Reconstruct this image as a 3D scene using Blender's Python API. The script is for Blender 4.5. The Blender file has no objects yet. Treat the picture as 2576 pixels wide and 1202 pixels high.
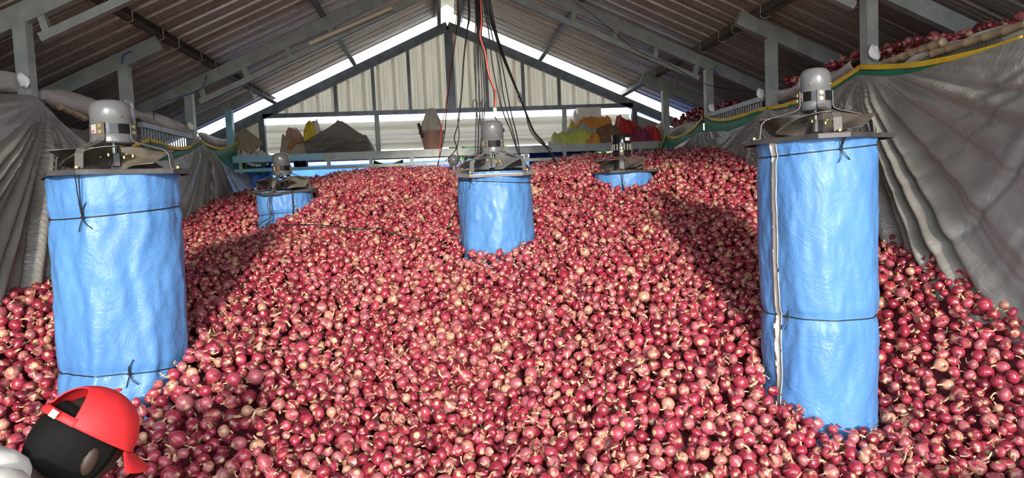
import bpy, math, random
import numpy as np
from mathutils import Matrix, Vector, Euler

random.seed(7)
rng = np.random.default_rng(11)
scene = bpy.context.scene
COL = scene.collection
PI = math.pi

# ------------------------------------------------------------------ camera
F = 1680.0                                   # focal length in pixels of the 2576 px frame
ROLL = 0.05
VPX, VPY = 1112.0, 501.0                     # where the shed's long axis vanishes
_y = np.array([(VPX - 1288) / F, (601 - VPY) / F, -1.0]); _y /= np.linalg.norm(_y)
_v = np.array([-ROLL, 1.0, 0.0]); _z = _v - _v.dot(_y) * _y; _z /= np.linalg.norm(_z)
_x = np.cross(_y, _z)
W2C = np.stack([_x, _y, _z], 1)              # world -> camera axes
cam_d = bpy.data.cameras.new('camera')
cam_d.sensor_fit = 'HORIZONTAL'; cam_d.sensor_width = 36.0
cam_d.lens = F / 2576 * 36.0
cam_d.clip_start = 0.05; cam_d.clip_end = 200
cam = bpy.data.objects.new('camera', cam_d); COL.objects.link(cam)
R4 = Matrix.Identity(4)
for i in range(3):
    for j in range(3):
        R4[i][j] = float(W2C[j][i])
cam.matrix_world = R4
scene.camera = cam

def ray(px, py):
    return W2C.T @ np.array([(px - 1288) / F, (601 - py) / F, -1.0])
def PY(px, py, Y):
    d = ray(px, py); return d * (Y / d[1])
def PX(px, py, X):
    d = ray(px, py); return d * (X / d[0])

# ------------------------------------------------------------------ light
world = bpy.data.worlds.new('sky'); scene.world = world
world.use_nodes = True
wn = world.node_tree.nodes; wl = world.node_tree.links
bg = wn['Background']
bg.inputs['Color'].default_value = (0.86, 0.93, 1.0, 1)
bg.inputs['Strength'].default_value = 7.0
sun_d = bpy.data.lights.new('sun', 'SUN')
sun_d.energy = 7.8; sun_d.angle = math.radians(5); sun_d.color = (1.0, 0.93, 0.83)
sun = bpy.data.objects.new('sun', sun_d); COL.objects.link(sun)
SUN_EL = math.radians(13)
sun.rotation_euler = Vector((0.0, math.cos(SUN_EL), -math.sin(SUN_EL))).to_track_quat('-Z', 'Y').to_euler()
vs = scene.view_settings
vs.view_transform = 'Standard'; vs.look = 'None'; vs.gamma = 1.0; vs.use_curve_mapping = False
vs.exposure = -0.50
scene.cycles.max_bounces = 6
scene.cycles.diffuse_bounces = 4
scene.cycles.adaptive_threshold = 0.035

# ------------------------------------------------------------------ materials
def nodes_of(name):
    m = bpy.data.materials.new(name); m.use_nodes = True
    nt = m.node_tree
    return m, nt, nt.nodes['Principled BSDF']
def ramp(nt, fac, stops):
    r = nt.nodes.new('ShaderNodeValToRGB')
    els = r.color_ramp.elements
    while len(els) < len(stops): els.new(0.5)
    for e, (p, c) in zip(els, stops):
        e.position = p; e.color = (*c, 1) if len(c) == 3 else c
    nt.links.new(fac, r.inputs['Fac']); return r.outputs['Color']
def noise(nt, scale, detail=4, rough=0.55, coord='Object', stretch=None, dist=0.0):
    tc = nt.nodes.new('ShaderNodeTexCoord'); out = tc.outputs[coord]
    if stretch:
        mp = nt.nodes.new('ShaderNodeMapping'); mp.inputs['Scale'].default_value = stretch
        nt.links.new(out, mp.inputs['Vector']); out = mp.outputs['Vector']
    n = nt.nodes.new('ShaderNodeTexNoise')
    n.inputs['Scale'].default_value = scale; n.inputs['Detail'].default_value = detail
    n.inputs['Roughness'].default_value = rough; n.inputs['Distortion'].default_value = dist
    nt.links.new(out, n.inputs['Vector']); return n.outputs['Fac']
def mixc(nt, fac, a, b, mode='MIX'):
    m = nt.nodes.new('ShaderNodeMix'); m.data_type = 'RGBA'; m.blend_type = mode
    for sock, v in ((m.inputs[0], fac), (m.inputs[6], a), (m.inputs[7], b)):
        if hasattr(v, 'is_output'): nt.links.new(v, sock)
        elif isinstance(v, (int, float)): sock.default_value = v
        else: sock.default_value = (*v, 1)
    return m.outputs[2]
def mth(nt, op, a, b=None, c=None):
    m = nt.nodes.new('ShaderNodeMath'); m.operation = op
    for k, v in enumerate((a, b, c)):
        if v is None: continue
        if hasattr(v, 'is_output'): nt.links.new(v, m.inputs[k])
        else: m.inputs[k].default_value = v
    return m.outputs[0]
def bump(nt, b, h, strength, dist, prev=None):
    n = nt.nodes.new('ShaderNodeBump'); n.inputs['Strength'].default_value = strength
    n.inputs['Distance'].default_value = dist
    nt.links.new(h, n.inputs['Height'])
    if prev is not None: nt.links.new(prev, n.inputs['Normal'])
    nt.links.new(n.outputs['Normal'], b.inputs['Normal']); return n.outputs['Normal']
def plain(name, c1, c2=None, rough=0.5, metal=0.0, scale=12.0, bumps=None, stretch=None, lo=0.35, hi=0.65, spec=None):
    m, nt, b = nodes_of(name)
    if c2 is None: c2 = tuple(v * 0.8 for v in c1)
    n = noise(nt, scale, stretch=stretch)
    nt.links.new(ramp(nt, n, [(lo, c2), (hi, c1)]), b.inputs['Base Color'])
    b.inputs['Roughness'].default_value = rough; b.inputs['Metallic'].default_value = metal
    if spec is not None: b.inputs['Specular IOR Level'].default_value = spec
    if bumps:
        prev = None
        for s, st, d in bumps:
            prev = bump(nt, b, noise(nt, s), st, d, prev)
    return m

MAT = {}
MAT['steel'] = plain('painted_steel', (0.34, 0.36, 0.325), (0.25, 0.265, 0.24), 0.45, 0.25, 9, [(60, 0.15, 0.01)])
MAT['steel_dark'] = plain('bare_steel', (0.17, 0.19, 0.21), (0.11, 0.12, 0.13), 0.4, 0.4, 9)
MAT['steel_brown'] = plain('dusty_steel', (0.13, 0.11, 0.085), (0.06, 0.055, 0.05), 0.5, 0.3, 7)
MAT['blue_paint'] = plain('pale_blue_paint', (0.25, 0.50, 0.58), (0.20, 0.40, 0.48), 0.4, 0.0, 14)
MAT['cream'] = plain('cream_coated_sheet', (0.80, 0.74, 0.60), (0.66, 0.60, 0.46), 0.45, 0.0, 3, None, (6, 6, 0.6), 0.3, 0.7)
MAT['cream_h'] = plain('cream_coated_sheet_flat', (0.80, 0.75, 0.62), (0.66, 0.61, 0.49), 0.4, 0.0, 3, None, (0.6, 6, 6), 0.3, 0.7)
def roof_mat():
    m, nt, b = nodes_of('galvanised_roof')
    n = noise(nt, 2.2, 5, 0.6, stretch=(0.5, 5, 0.5))
    n2 = noise(nt, 30, 3)
    c = ramp(nt, n, [(0.3, (0.34, 0.25, 0.20)), (0.55, (0.48, 0.41, 0.36)), (0.75, (0.60, 0.57, 0.55))])
    nt.links.new(mixc(nt, 0.25, c, ramp(nt, n2, [(0.4, (0.2, 0.17, 0.15)), (0.6, (0.5, 0.48, 0.46))])), b.inputs['Base Color'])
    b.inputs['Metallic'].default_value = 0.42
    nt.links.new(ramp(nt, n, [(0.3, (0.50,) * 3), (0.7, (0.30,) * 3)]), b.inputs['Roughness'])
    return m
MAT['roof'] = roof_mat()
def translucent(name, col, fac=0.6, rough=0.5):
    m, nt, b = nodes_of(name)
    b.inputs['Base Color'].default_value = (*col, 1); b.inputs['Roughness'].default_value = rough
    t = nt.nodes.new('ShaderNodeBsdfTranslucent'); t.inputs['Color'].default_value = (*col, 1)
    mx = nt.nodes.new('ShaderNodeMixShader'); mx.inputs[0].default_value = fac
    o = nt.nodes['Material Output']
    nt.links.new(b.outputs[0], mx.inputs[1]); nt.links.new(t.outputs[0], mx.inputs[2]); nt.links.new(mx.outputs[0], o.inputs[0])
    return m
MAT['ridge'] = translucent('fibreglass_ridge', (0.80, 0.80, 0.66), 0.22)
def backlit(m, fac):
    nt = m.node_tree; b = nt.nodes['Principled BSDF']; src = b.inputs['Base Color'].links[0].from_socket
    t = nt.nodes.new('ShaderNodeBsdfTranslucent'); nt.links.new(src, t.inputs['Color'])
    mx = nt.nodes.new('ShaderNodeMixShader'); mx.inputs[0].default_value = fac
    nt.links.new(b.outputs[0], mx.inputs[1]); nt.links.new(t.outputs[0], mx.inputs[2]); nt.links.new(mx.outputs[0], nt.nodes['Material Output'].inputs[0])
backlit(MAT['cream'], 0.15); backlit(MAT['cream_h'], 0.15)
def tarp_mat(name, c1, c2, rough, wscale, wst, weave=0.0, sheen=0.0, metal=0.0):
    m, nt, b = nodes_of(name)
    n = noise(nt, 2.4, 5, 0.6)
    nt.links.new(ramp(nt, n, [(0.32, c2), (0.66, c1)]), b.inputs['Base Color'])
    b.inputs['Metallic'].default_value = metal
    n3 = noise(nt, 7, 3)
    nt.links.new(ramp(nt, n3, [(0.35, (rough + 0.12,) * 3), (0.65, (rough - 0.06,) * 3)]), b.inputs['Roughness'])
    w1 = noise(nt, wscale, 6, 0.62, dist=1.2)
    r1 = mth(nt, 'ABSOLUTE', mth(nt, 'SUBTRACT', w1, 0.5))
    pv = bump(nt, b, r1, wst, 0.05)
    w2 = noise(nt, wscale * 5, 4, 0.6, dist=0.6)
    pv = bump(nt, b, w2, wst * 0.5, 0.012, pv)
    if weave:
        w = nt.nodes.new('ShaderNodeTexVoronoi'); w.inputs['Scale'].default_value = 260
        tc = nt.nodes.new('ShaderNodeTexCoord'); nt.links.new(tc.outputs['Object'], w.inputs['Vector'])
        bump(nt, b, w.outputs['Distance'], weave, 0.002, pv)
    b.inputs['Sheen Weight'].default_value = sheen
    return m
MAT['blue'] = tarp_mat('blue_woven_tarp', (0.088, 0.235, 0.50), (0.07, 0.195, 0.45), 0.40, 5.5, 0.24, 0.18)
MAT['blue_out'] = tarp_mat('bright_blue_tarp', (0.03, 0.20, 0.70), (0.02, 0.12, 0.50), 0.4, 4, 0.3)
MAT['white_in'] = plain('white_tarp_lining', (0.78, 0.77, 0.72), (0.64, 0.62, 0.56), 0.5, 0, 10, [(14, 0.3, 0.02)])
MAT['silver'] = tarp_mat('silver_grey_tarp', (0.285, 0.272, 0.245), (0.19, 0.178, 0.158), 0.34, 3.2, 0.38, 0.0, 0.1, 0.10)
MAT['white_tarp'] = tarp_mat('dusty_white_tarp', (0.58, 0.55, 0.50), (0.42, 0.38, 0.33), 0.5, 6, 0.4)
MAT['green'] = plain('green_shade_net', (0.018, 0.20, 0.105), (0.012, 0.14, 0.075), 0.6, 0, 20, [(200, 0.2, 0.002)])
MAT['yellow'] = plain('yellow_edge_band', (0.80, 0.52, 0.015), (0.66, 0.40, 0.012), 0.55, 0, 20)
MAT['motor'] = plain('grey_motor_enamel', (0.13, 0.133, 0.14), (0.115, 0.115, 0.12), 0.25, 0.05, 8)
MAT['motor_dusty'] = plain('dusty_grey_enamel', (0.25, 0.24, 0.225), (0.20, 0.185, 0.165), 0.35, 0.05, 12)
MAT['black_gloss'] = plain('black_gloss_band', (0.006, 0.006, 0.008), (0.012, 0.012, 0.012), 0.12, 0, 8)
MAT['black'] = plain('black_rubber', (0.012, 0.012, 0.013), (0.02, 0.02, 0.02), 0.5, 0, 8)
MAT['blade'] = plain('dusty_fan_blade', (0.20, 0.165, 0.12), (0.055, 0.05, 0.05), 0.45, 0.1, 9, None, None, 0.35, 0.75)
MAT['plate'] = plain('dark_fan_plate', (0.075, 0.07, 0.068), (0.045, 0.042, 0.042), 0.4, 0.2, 9)
MAT['plate_light'] = plain('grey_fan_plate', (0.24, 0.22, 0.20), (0.17, 0.15, 0.14), 0.4, 0.2, 9)
MAT['bracket'] = plain('bracket_steel', (0.10, 0.092, 0.088), (0.06, 0.055, 0.053), 0.55, 0.1, 7)
MAT['bracket_grey'] = plain('grey_bracket', (0.20, 0.20, 0.205), (0.15, 0.148, 0.145), 0.4, 0.2, 8)
MAT['brass'] = plain('brass_bolt', (0.70, 0.52, 0.18), (0.55, 0.38, 0.10), 0.25, 0.9, 20)
MAT['chrome'] = plain('bright_shaft', (0.30, 0.38, 0.33), (0.2, 0.26, 0.22), 0.2, 0.9, 20)
MAT['nameplate'] = plain('nameplate', (0.62, 0.60, 0.56), (0.5, 0.47, 0.43), 0.35, 0.3, 30)
MAT['red_print'] = plain('red_print', (0.55, 0.05, 0.05), None, 0.5)
MAT['white'] = plain('white_plastic', (0.80, 0.79, 0.76), (0.72, 0.70, 0.66), 0.4, 0, 8)
MAT['wire_red'] = plain('red_cable', (0.62, 0.09, 0.06), None, 0.45)
MAT['wire_blue'] = plain('blue_cable', (0.03, 0.07, 0.35), None, 0.45)
MAT['cord_white'] = plain('pale_string', (0.62, 0.58, 0.48), None, 0.7)
MAT['pale_tube'] = plain('cream_pipe', (0.72, 0.66, 0.50), (0.62, 0.55, 0.40), 0.4, 0, 8)
MAT['bamboo'] = plain('bamboo', (0.40, 0.31, 0.19), (0.27, 0.20, 0.12), 0.45, 0, 14)
MAT['dirt'] = plain('packed_earth', (0.30, 0.24, 0.18), (0.20, 0.16, 0.12), 0.9, 0, 3, [(20, 0.4, 0.03)])
MAT['board'] = plain('weathered_plank', (0.33, 0.26, 0.18), (0.22, 0.17, 0.11), 0.75, 0, 5, [(40, 0.2, 0.01)], (1, 12, 12))
MAT['card'] = plain('brown_cardboard', (0.36, 0.27, 0.18), (0.29, 0.21, 0.14), 0.8, 0, 5)
MAT['grey_wall'] = plain('grey_block_wall', (0.42, 0.40, 0.36), (0.34, 0.32, 0.29), 0.85, 0, 4)
MAT['dark_tarp'] = tarp_mat('charcoal_tarp', (0.22, 0.19, 0.155), (0.12, 0.105, 0.095), 0.5, 4, 0.5)
MAT['pot'] = plain('terracotta_plastic', (0.47, 0.26, 0.19), (0.40, 0.21, 0.15), 0.5, 0, 6)
MAT['sack'] = tarp_mat('woven_poly_sack', (0.72, 0.66, 0.55), (0.56, 0.48, 0.38), 0.6, 9, 0.6)
def striped():
    m, nt, b = nodes_of('striped_poly_sack')
    n = noise(nt, 9, 4); w = noise(nt, 5, 2, stretch=(3.2, 0.3, 0.35), dist=0.8)
    c = mixc(nt, ramp(nt, w, [(0.56, (0, 0, 0)), (0.60, (0.8, 0.8, 0.8)), (0.66, (0.8, 0.8, 0.8)), (0.70, (0, 0, 0))]), ramp(nt, n, [(0.35, (0.56, 0.48, 0.38)), (0.65, (0.74, 0.68, 0.57))]), (0.55, 0.20, 0.17))
    nt.links.new(c, b.inputs['Base Color']); b.inputs['Roughness'].default_value = 0.6
    bump(nt, b, noise(nt, 16, 5, dist=1.0), 0.6, 0.03); return m
MAT['sack_striped'] = striped()
MAT['sack_tan'] = tarp_mat('dusty_tan_sack', (0.40, 0.31, 0.22), (0.27, 0.21, 0.15), 0.6, 9, 0.6)
MAT['sack_yellow'] = tarp_mat('yellow_sack', (0.80, 0.60, 0.03), (0.62, 0.44, 0.03), 0.5, 9, 0.6)
MAT['sack_orange'] = tarp_mat('orange_sack', (0.72, 0.33, 0.05), (0.55, 0.20, 0.03), 0.6, 10, 0.6)
MAT['sack_lime'] = tarp_mat('lime_sack', (0.62, 0.66, 0.13), (0.46, 0.46, 0.10), 0.6, 10, 0.6)
MAT['sack_grey'] = tarp_mat('grey_sack', (0.46, 0.45, 0.41), (0.36, 0.34, 0.31), 0.6, 10, 0.6)
MAT['sack_brown'] = tarp_mat('brown_sack', (0.27, 0.145, 0.065), (0.19, 0.10, 0.045), 0.7, 12, 0.7)
MAT['net_red'] = tarp_mat('red_net_sack', (0.62, 0.045, 0.025), (0.40, 0.02, 0.03), 0.5, 14, 0.6)
MAT['net_purple'] = tarp_mat('purple_red_net', (0.24, 0.035, 0.10), (0.36, 0.03, 0.04), 0.5, 14, 0.6)
MAT['skin'] = plain('dark_skin', (0.030, 0.014, 0.009), (0.022, 0.010, 0.007), 0.55, 0, 10)
MAT['hair'] = plain('black_hair', (0.004, 0.0035, 0.003), None, 0.8, 0, 60, spec=0.15)
MAT['cap_red'] = plain('red_cap_cloth', (0.62, 0.018, 0.022), (0.52, 0.014, 0.018), 0.65, 0, 25)
MAT['shirt'] = plain('pale_grey_shirt', (0.60, 0.58, 0.54), (0.50, 0.48, 0.45), 0.8, 0, 9, [(30, 0.2, 0.01)])
MAT['trousers'] = plain('dark_trousers', (0.05, 0.05, 0.06), None, 0.8)
MAT['leaf'] = plain('green_leaf', (0.12, 0.30, 0.04), (0.06, 0.18, 0.02), 0.6, 0, 6)
MAT['grille'] = plain('pale_blue_grey_bar', (0.36, 0.40, 0.42), (0.24, 0.27, 0.29), 0.45, 0.2, 12)

def onion_mat(name, per_object):
    m, nt, b = nodes_of(name)
    def att(nm):
        a = nt.nodes.new('ShaderNodeAttribute'); a.attribute_name = nm
        a.attribute_type = 'OBJECT' if per_object else 'GEOMETRY'
        return a.outputs['Fac']
    tint, tan = att('tint'), att('tan')
    uv = nt.nodes.new('ShaderNodeUVMap'); uv.uv_map = 'uv'
    sep = nt.nodes.new('ShaderNodeSeparateXYZ'); nt.links.new(uv.outputs[0], sep.inputs[0])
    u, v = sep.outputs[0], sep.outputs[1]
    comb = nt.nodes.new('ShaderNodeCombineXYZ')
    ang = mth(nt, 'MULTIPLY', u, 2 * PI)
    nt.links.new(mth(nt, 'MULTIPLY', mth(nt, 'COSINE', ang), 3.2), comb.inputs[0])
    nt.links.new(mth(nt, 'MULTIPLY', mth(nt, 'SINE', ang), 3.2), comb.inputs[1])
    nt.links.new(mth(nt, 'ADD', mth(nt, 'MULTIPLY', v, 0.7), mth(nt, 'MULTIPLY', tint, 57.0)), comb.inputs[2])
    st = nt.nodes.new('ShaderNodeTexNoise'); st.inputs['Scale'].default_value = 4.2; st.inputs['Detail'].default_value = 3
    nt.links.new(comb.outputs[0], st.inputs['Vector'])
    comb2 = nt.nodes.new('ShaderNodeCombineXYZ')
    nt.links.new(mth(nt, 'COSINE', ang), comb2.inputs[0]); nt.links.new(mth(nt, 'SINE', ang), comb2.inputs[1])
    nt.links.new(mth(nt, 'ADD', mth(nt, 'MULTIPLY', v, 2.5), mth(nt, 'MULTIPLY', tint, 91.0)), comb2.inputs[2])
    pt = nt.nodes.new('ShaderNodeTexNoise'); pt.inputs['Scale'].default_value = 1.3; pt.inputs['Detail'].default_value = 4
    nt.links.new(comb2.outputs[0], pt.inputs['Vector'])
    red = ramp(nt, tint, [(0.0, (0.15, 0.010, 0.024)), (0.3, (0.26, 0.016, 0.036)), (0.62, (0.38, 0.032, 0.062)), (0.85, (0.42, 0.070, 0.100)), (1.0, (0.40, 0.115, 0.13))])
    dark = mixc(nt, 1.0, red, (0.66, 0.58, 0.62), 'MULTIPLY')
    pink = mixc(nt, 0.20, red, (0.80, 0.42, 0.44))
    c = mixc(nt, ramp(nt, st.outputs['Fac'], [(0.40, (0, 0, 0)), (0.60, (1, 1, 1))]), dark, red)
    c = mixc(nt, ramp(nt, st.outputs['Fac'], [(0.55, (0, 0, 0)), (0.75, (0.9, 0.9, 0.9))]), c, pink)
    tanc = ramp(nt, st.outputs['Fac'], [(0.3, (0.42, 0.19, 0.12)), (0.7, (0.58, 0.33, 0.21))])
    patch = mth(nt, 'ADD', mth(nt, 'SUBTRACT', pt.outputs['Fac'], 0.5), mth(nt, 'SUBTRACT', tan, 0.5))
    c = mixc(nt, ramp(nt, mth(nt, 'ADD', patch, 0.5), [(0.42, (0, 0, 0)), (0.62, (0.85, 0.85, 0.85))]), c, tanc)
    # dry neck and root plate are tan on every bulb
    ends = ramp(nt, v, [(0.0, (1, 1, 1)), (0.012, (0.7, 0.7, 0.7)), (0.035, (0, 0, 0)), (0.70, (0, 0, 0)), (0.80, (0.7, 0.7, 0.7)), (0.9, (1, 1, 1))])
    c = mixc(nt, ends, c, (0.60, 0.42, 0.22))
    nt.links.new(c, b.inputs['Base Color'])
    b.inputs['Roughness'].default_value = 0.27
    b.inputs['Specular IOR Level'].default_value = 0.55
    b.inputs['Coat Weight'].default_value = 0.15; b.inputs['Coat Roughness'].default_value = 0.25
    bump(nt, b, st.outputs['Fac'], 0.25, 0.004)
    return m
MAT['onion_heap'] = onion_mat('onion_skin_heap', False)
MAT['onion'] = onion_mat('onion_skin', True)
MAT['neck'] = plain('dry_onion_neck', (0.66, 0.48, 0.26), (0.50, 0.33, 0.17), 0.7, 0, 40)
MAT['root'] = plain('dry_onion_root', (0.58, 0.44, 0.25), (0.42, 0.30, 0.16), 0.8, 0, 40)
MAT['flake'] = translucent('papery_onion_skin', (0.60, 0.36, 0.24), 0.3, 0.4)
MAT['flake_red'] = translucent('papery_red_skin', (0.45, 0.10, 0.13), 0.3, 0.35)
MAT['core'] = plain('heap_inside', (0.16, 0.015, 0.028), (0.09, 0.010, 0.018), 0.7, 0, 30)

# ------------------------------------------------------------------ mesh builder
class MB:
    def __init__(s): s.v = []; s.f = []
    def add(s, vs_, fs):
        o = len(s.v); s.v += [tuple(map(float, p)) for p in vs_]; s.f += [tuple(i + o for i in f) for f in fs]; return s
    def box(s, lo, hi):
        x0, y0, z0 = lo; x1, y1, z1 = hi
        return s.add([(x0, y0, z0), (x1, y0, z0), (x1, y1, z0), (x0, y1, z0), (x0, y0, z1), (x1, y0, z1), (x1, y1, z1), (x0, y1, z1)],
                     [(0, 3, 2, 1), (4, 5, 6, 7), (0, 1, 5, 4), (1, 2, 6, 5), (2, 3, 7, 6), (3, 0, 4, 7)])
    def beam(s, p, q, w, h, up=(0, 0, 1)):
        p = np.array(p, float); q = np.array(q, float); d = q - p; d /= np.linalg.norm(d)
        up = np.array(up, float); sx = np.cross(d, up); sx /= np.linalg.norm(sx); uz = np.cross(sx, d)
        vs_ = []
        for c in (p, q):
            for a, b in ((-1, -1), (1, -1), (1, 1), (-1, 1)):
                vs_.append(c + sx * a * w / 2 + uz * b * h / 2)
        return s.add(vs_, [(0, 1, 2, 3), (7, 6, 5, 4), (0, 4, 5, 1), (1, 5, 6, 2), (2, 6, 7, 3), (3, 7, 4, 0)])
    def channel(s, p, q, w, h, t=0.008, up=(0, 0, 1)):
        # C section: web at one side and two lips
        p = np.array(p, float); q = np.array(q, float); d = q - p; d /= np.linalg.norm(d)
        up = np.array(up, float); sx = np.cross(d, up); sx /= np.linalg.norm(sx); uz = np.cross(sx, d)
        s.beam(p - sx * (w / 2 - t / 2), q - sx * (w / 2 - t / 2), t, h, uz)
        s.beam(p + uz * (h / 2 - t / 2), q + uz * (h / 2 - t / 2), w, t, uz)
        s.beam(p - uz * (h / 2 - t / 2), q - uz * (h / 2 - t / 2), w, t, uz)
        return s
    def tube(s, pts, r, n=8, closed=False, cap=True):
        pts = [np.array(p, float) for p in pts]; m = len(pts)
        rs = r if hasattr(r, '__len__') else [r] * m
        vs_ = []; ref = None
        for i in range(m):
            a = pts[(i - 1) % m] if (closed or i > 0) else pts[i]
            b = pts[(i + 1) % m] if (closed or i < m - 1) else pts[i]
            d = b - a; L = np.linalg.norm(d); d = d / L if L > 1e-9 else np.array([0, 0, 1.0])
            if ref is None:
                ref = np.array([1.0, 0, 0]) if abs(d[0]) < 0.8 else np.array([0, 1.0, 0])
            sx = ref - ref.dot(d) * d; sx /= np.linalg.norm(sx); ref = sx; sy = np.cross(d, sx)
            for k in range(n):
                t = 2 * PI * k / n
                vs_.append(pts[i] + rs[i] * (math.cos(t) * sx + math.sin(t) * sy))
        fs = []
        for i in range(m if closed else m - 1):
            j = (i + 1) % m
            for k in range(n):
                l = (k + 1) % n
                fs.append((i * n + k, i * n + l, j * n + l, j * n + k))
        if cap and not closed:
            fs.append(tuple(range(n - 1, -1, -1))); fs.append(tuple((m - 1) * n + k for k in range(n)))
        return s.add(vs_, fs)
    def lathe(s, prof, n=32, c=(0, 0, 0), a0=0.0, a1=2 * PI):
        full = abs(a1 - a0 - 2 * PI) < 1e-6
        cols = n if full else n + 1
        vs_ = [(c[0] + r * math.cos(a0 + (a1 - a0) * k / n), c[1] + r * math.sin(a0 + (a1 - a0) * k / n), c[2] + z) for r, z in prof for k in range(cols)]
        fs = []
        for i in range(len(prof) - 1):
            for k in range(n):
                l = (k + 1) % cols
                fs.append((i * cols + k, i * cols + l, (i + 1) * cols + l, (i + 1) * cols + k))
        return s.add(vs_, fs)
    def grid(s, P, flip=False, closed_u=False):
        P = np.asarray(P, float); a, b = P.shape[:2]
        fs = []
        for i in range(a - 1):
            for j in range(b if closed_u else b - 1):
                k = (j + 1) % b
                f = (i * b + j, i * b + k, (i + 1) * b + k, (i + 1) * b + j)
                fs.append(f[::-1] if flip else f)
        return s.add(P.reshape(-1, 3), fs)
    def slab(s, P, off):
        # a bent sheet with thickness: grid P and P+off joined at the rim
        P = np.asarray(P, float); a, b = P.shape[:2]; Q = P + np.asarray(off, float)
        o = len(s.v)
        s.grid(P); s.grid(Q, True)
        n = a * b; rim = [(0, j) for j in range(b)] + [(i, b - 1) for i in range(1, a)] + [(a - 1, j) for j in range(b - 2, -1, -1)] + [(i, 0) for i in range(a - 2, 0, -1)]
        idx = [i * b + j + o for i, j in rim]
        for k in range(len(idx)):
            l = (k + 1) % len(idx)
            s.f.append((idx[l], idx[k], idx[k] + n, idx[l] + n))
        return s

def mesh_of(mb, name, smooth=False):
    me = bpy.data.meshes.new(name)
    me.from_pydata(mb.v, [], mb.f); me.validate(); me.update()
    if smooth:
        me.polygons.foreach_set('use_smooth', [True] * len(me.polygons))
        if smooth != 'all':
            me.set_sharp_from_angle(angle=math.radians(40))
    return me
def tag(o, label=None, cat=None, group=None, kind=None):
    if label: o['label'] = label
    if cat: o['category'] = cat
    if group: o['group'] = group
    if kind: o['kind'] = kind
    return o
def obj(name, mb, mat, parent=None, smooth=False, label=None, cat=None, group=None, kind=None):
    """ONE mesh object. Top-level meshes get their origin at their base; children are given in their thing's own coordinates
    (a thing placed with thing(..., world=True) takes world coordinates)."""
    me = mesh_of(mb, name, smooth)
    me.materials.append(MAT[mat] if isinstance(mat, str) else mat)
    o = bpy.data.objects.new(name, me); COL.objects.link(o)
    if parent is None:
        v = np.array(mb.v); c = (v.min(0) + v.max(0)) / 2; c[2] = v[:, 2].min()
        me.transform(Matrix.Translation(-Vector(c))); o.location = c
    else:
        o.parent = parent
        if parent.get('_w'): o.matrix_parent_inverse = parent.matrix_basis.inverted()
    return tag(o, label, cat, group, kind)
def thing(name, label, cat, loc=(0, 0, 0), rot=(0, 0, 0), group=None, kind=None, world=True):
    o = bpy.data.objects.new(name, None); COL.objects.link(o)
    o.location = loc; o.rotation_euler = rot; o.empty_display_size = 0.1
    if world: o['_w'] = 1
    return tag(o, label, cat, group, kind)
def bez(pts, n=8):
    """Catmull-Rom through points"""
    P = [np.array(p, float) for p in pts]; P = [2 * P[0] - P[1]] + P + [2 * P[-1] - P[-2]]
    out = []
    for i in range(1, len(P) - 2):
        for k in range(n):
            t = k / n
            out.append(0.5 * ((2 * P[i]) + (-P[i - 1] + P[i + 1]) * t + (2 * P[i - 1] - 5 * P[i] + 4 * P[i + 1] - P[i + 2]) * t * t + (-P[i - 1] + 3 * P[i] - 3 * P[i + 1] + P[i + 2]) * t ** 3))
    out.append(P[-2]); return out
_tab = rng.random(4096)
def vn(x):
    """smooth 1-D value noise in -1..1 (numpy)"""
    x = np.asarray(x, float); i = np.floor(x).astype(int); f = x - i; f = f * f * (3 - 2 * f)
    return (_tab[i & 4095] * (1 - f) + _tab[(i + 1) & 4095] * f) * 2 - 1
def vn2(x, y, seed=0):
    x = np.asarray(x, float); y = np.asarray(y, float)
    i = np.floor(x).astype(int); j = np.floor(y).astype(int); fx = x - i; fy = y - j
    fx = fx * fx * (3 - 2 * fx); fy = fy * fy * (3 - 2 * fy)
    h = lambda a, b: _tab[(a * 37 + b * 131 + seed * 17 + (a * b) % 7) & 4095]
    return ((h(i, j) * (1 - fx) + h(i + 1, j) * fx) * (1 - fy) + (h(i, j + 1) * (1 - fx) + h(i + 1, j + 1) * fx) * fy) * 2 - 1

# ------------------------------------------------------------------ the shed
GZ = -1.95                                    # ground
XL, XR = -2.31, 2.60                         # the two post rows
YG = 9.0                                     # gable wall
YF = -0.4                                    # open front end, behind the photographer
RX, RZ, SL = 0.184, 2.33, 0.445              # ridge and slope of the rafter tops
def zt(x): return RZ - SL * abs(x - RX)
EL, ER = -3.7, 4.05                          # outer walls
PYL = [4.16, 5.40, 6.70, 7.90]
PYR = [3.88, 5.09, 6.34, 7.61]

fl = MB().box((-30, -30, GZ - 0.2), (30, 40, GZ))
obj('floor', fl, 'dirt', kind='structure', label='packed earth floor of the shed', cat='floor')

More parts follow.
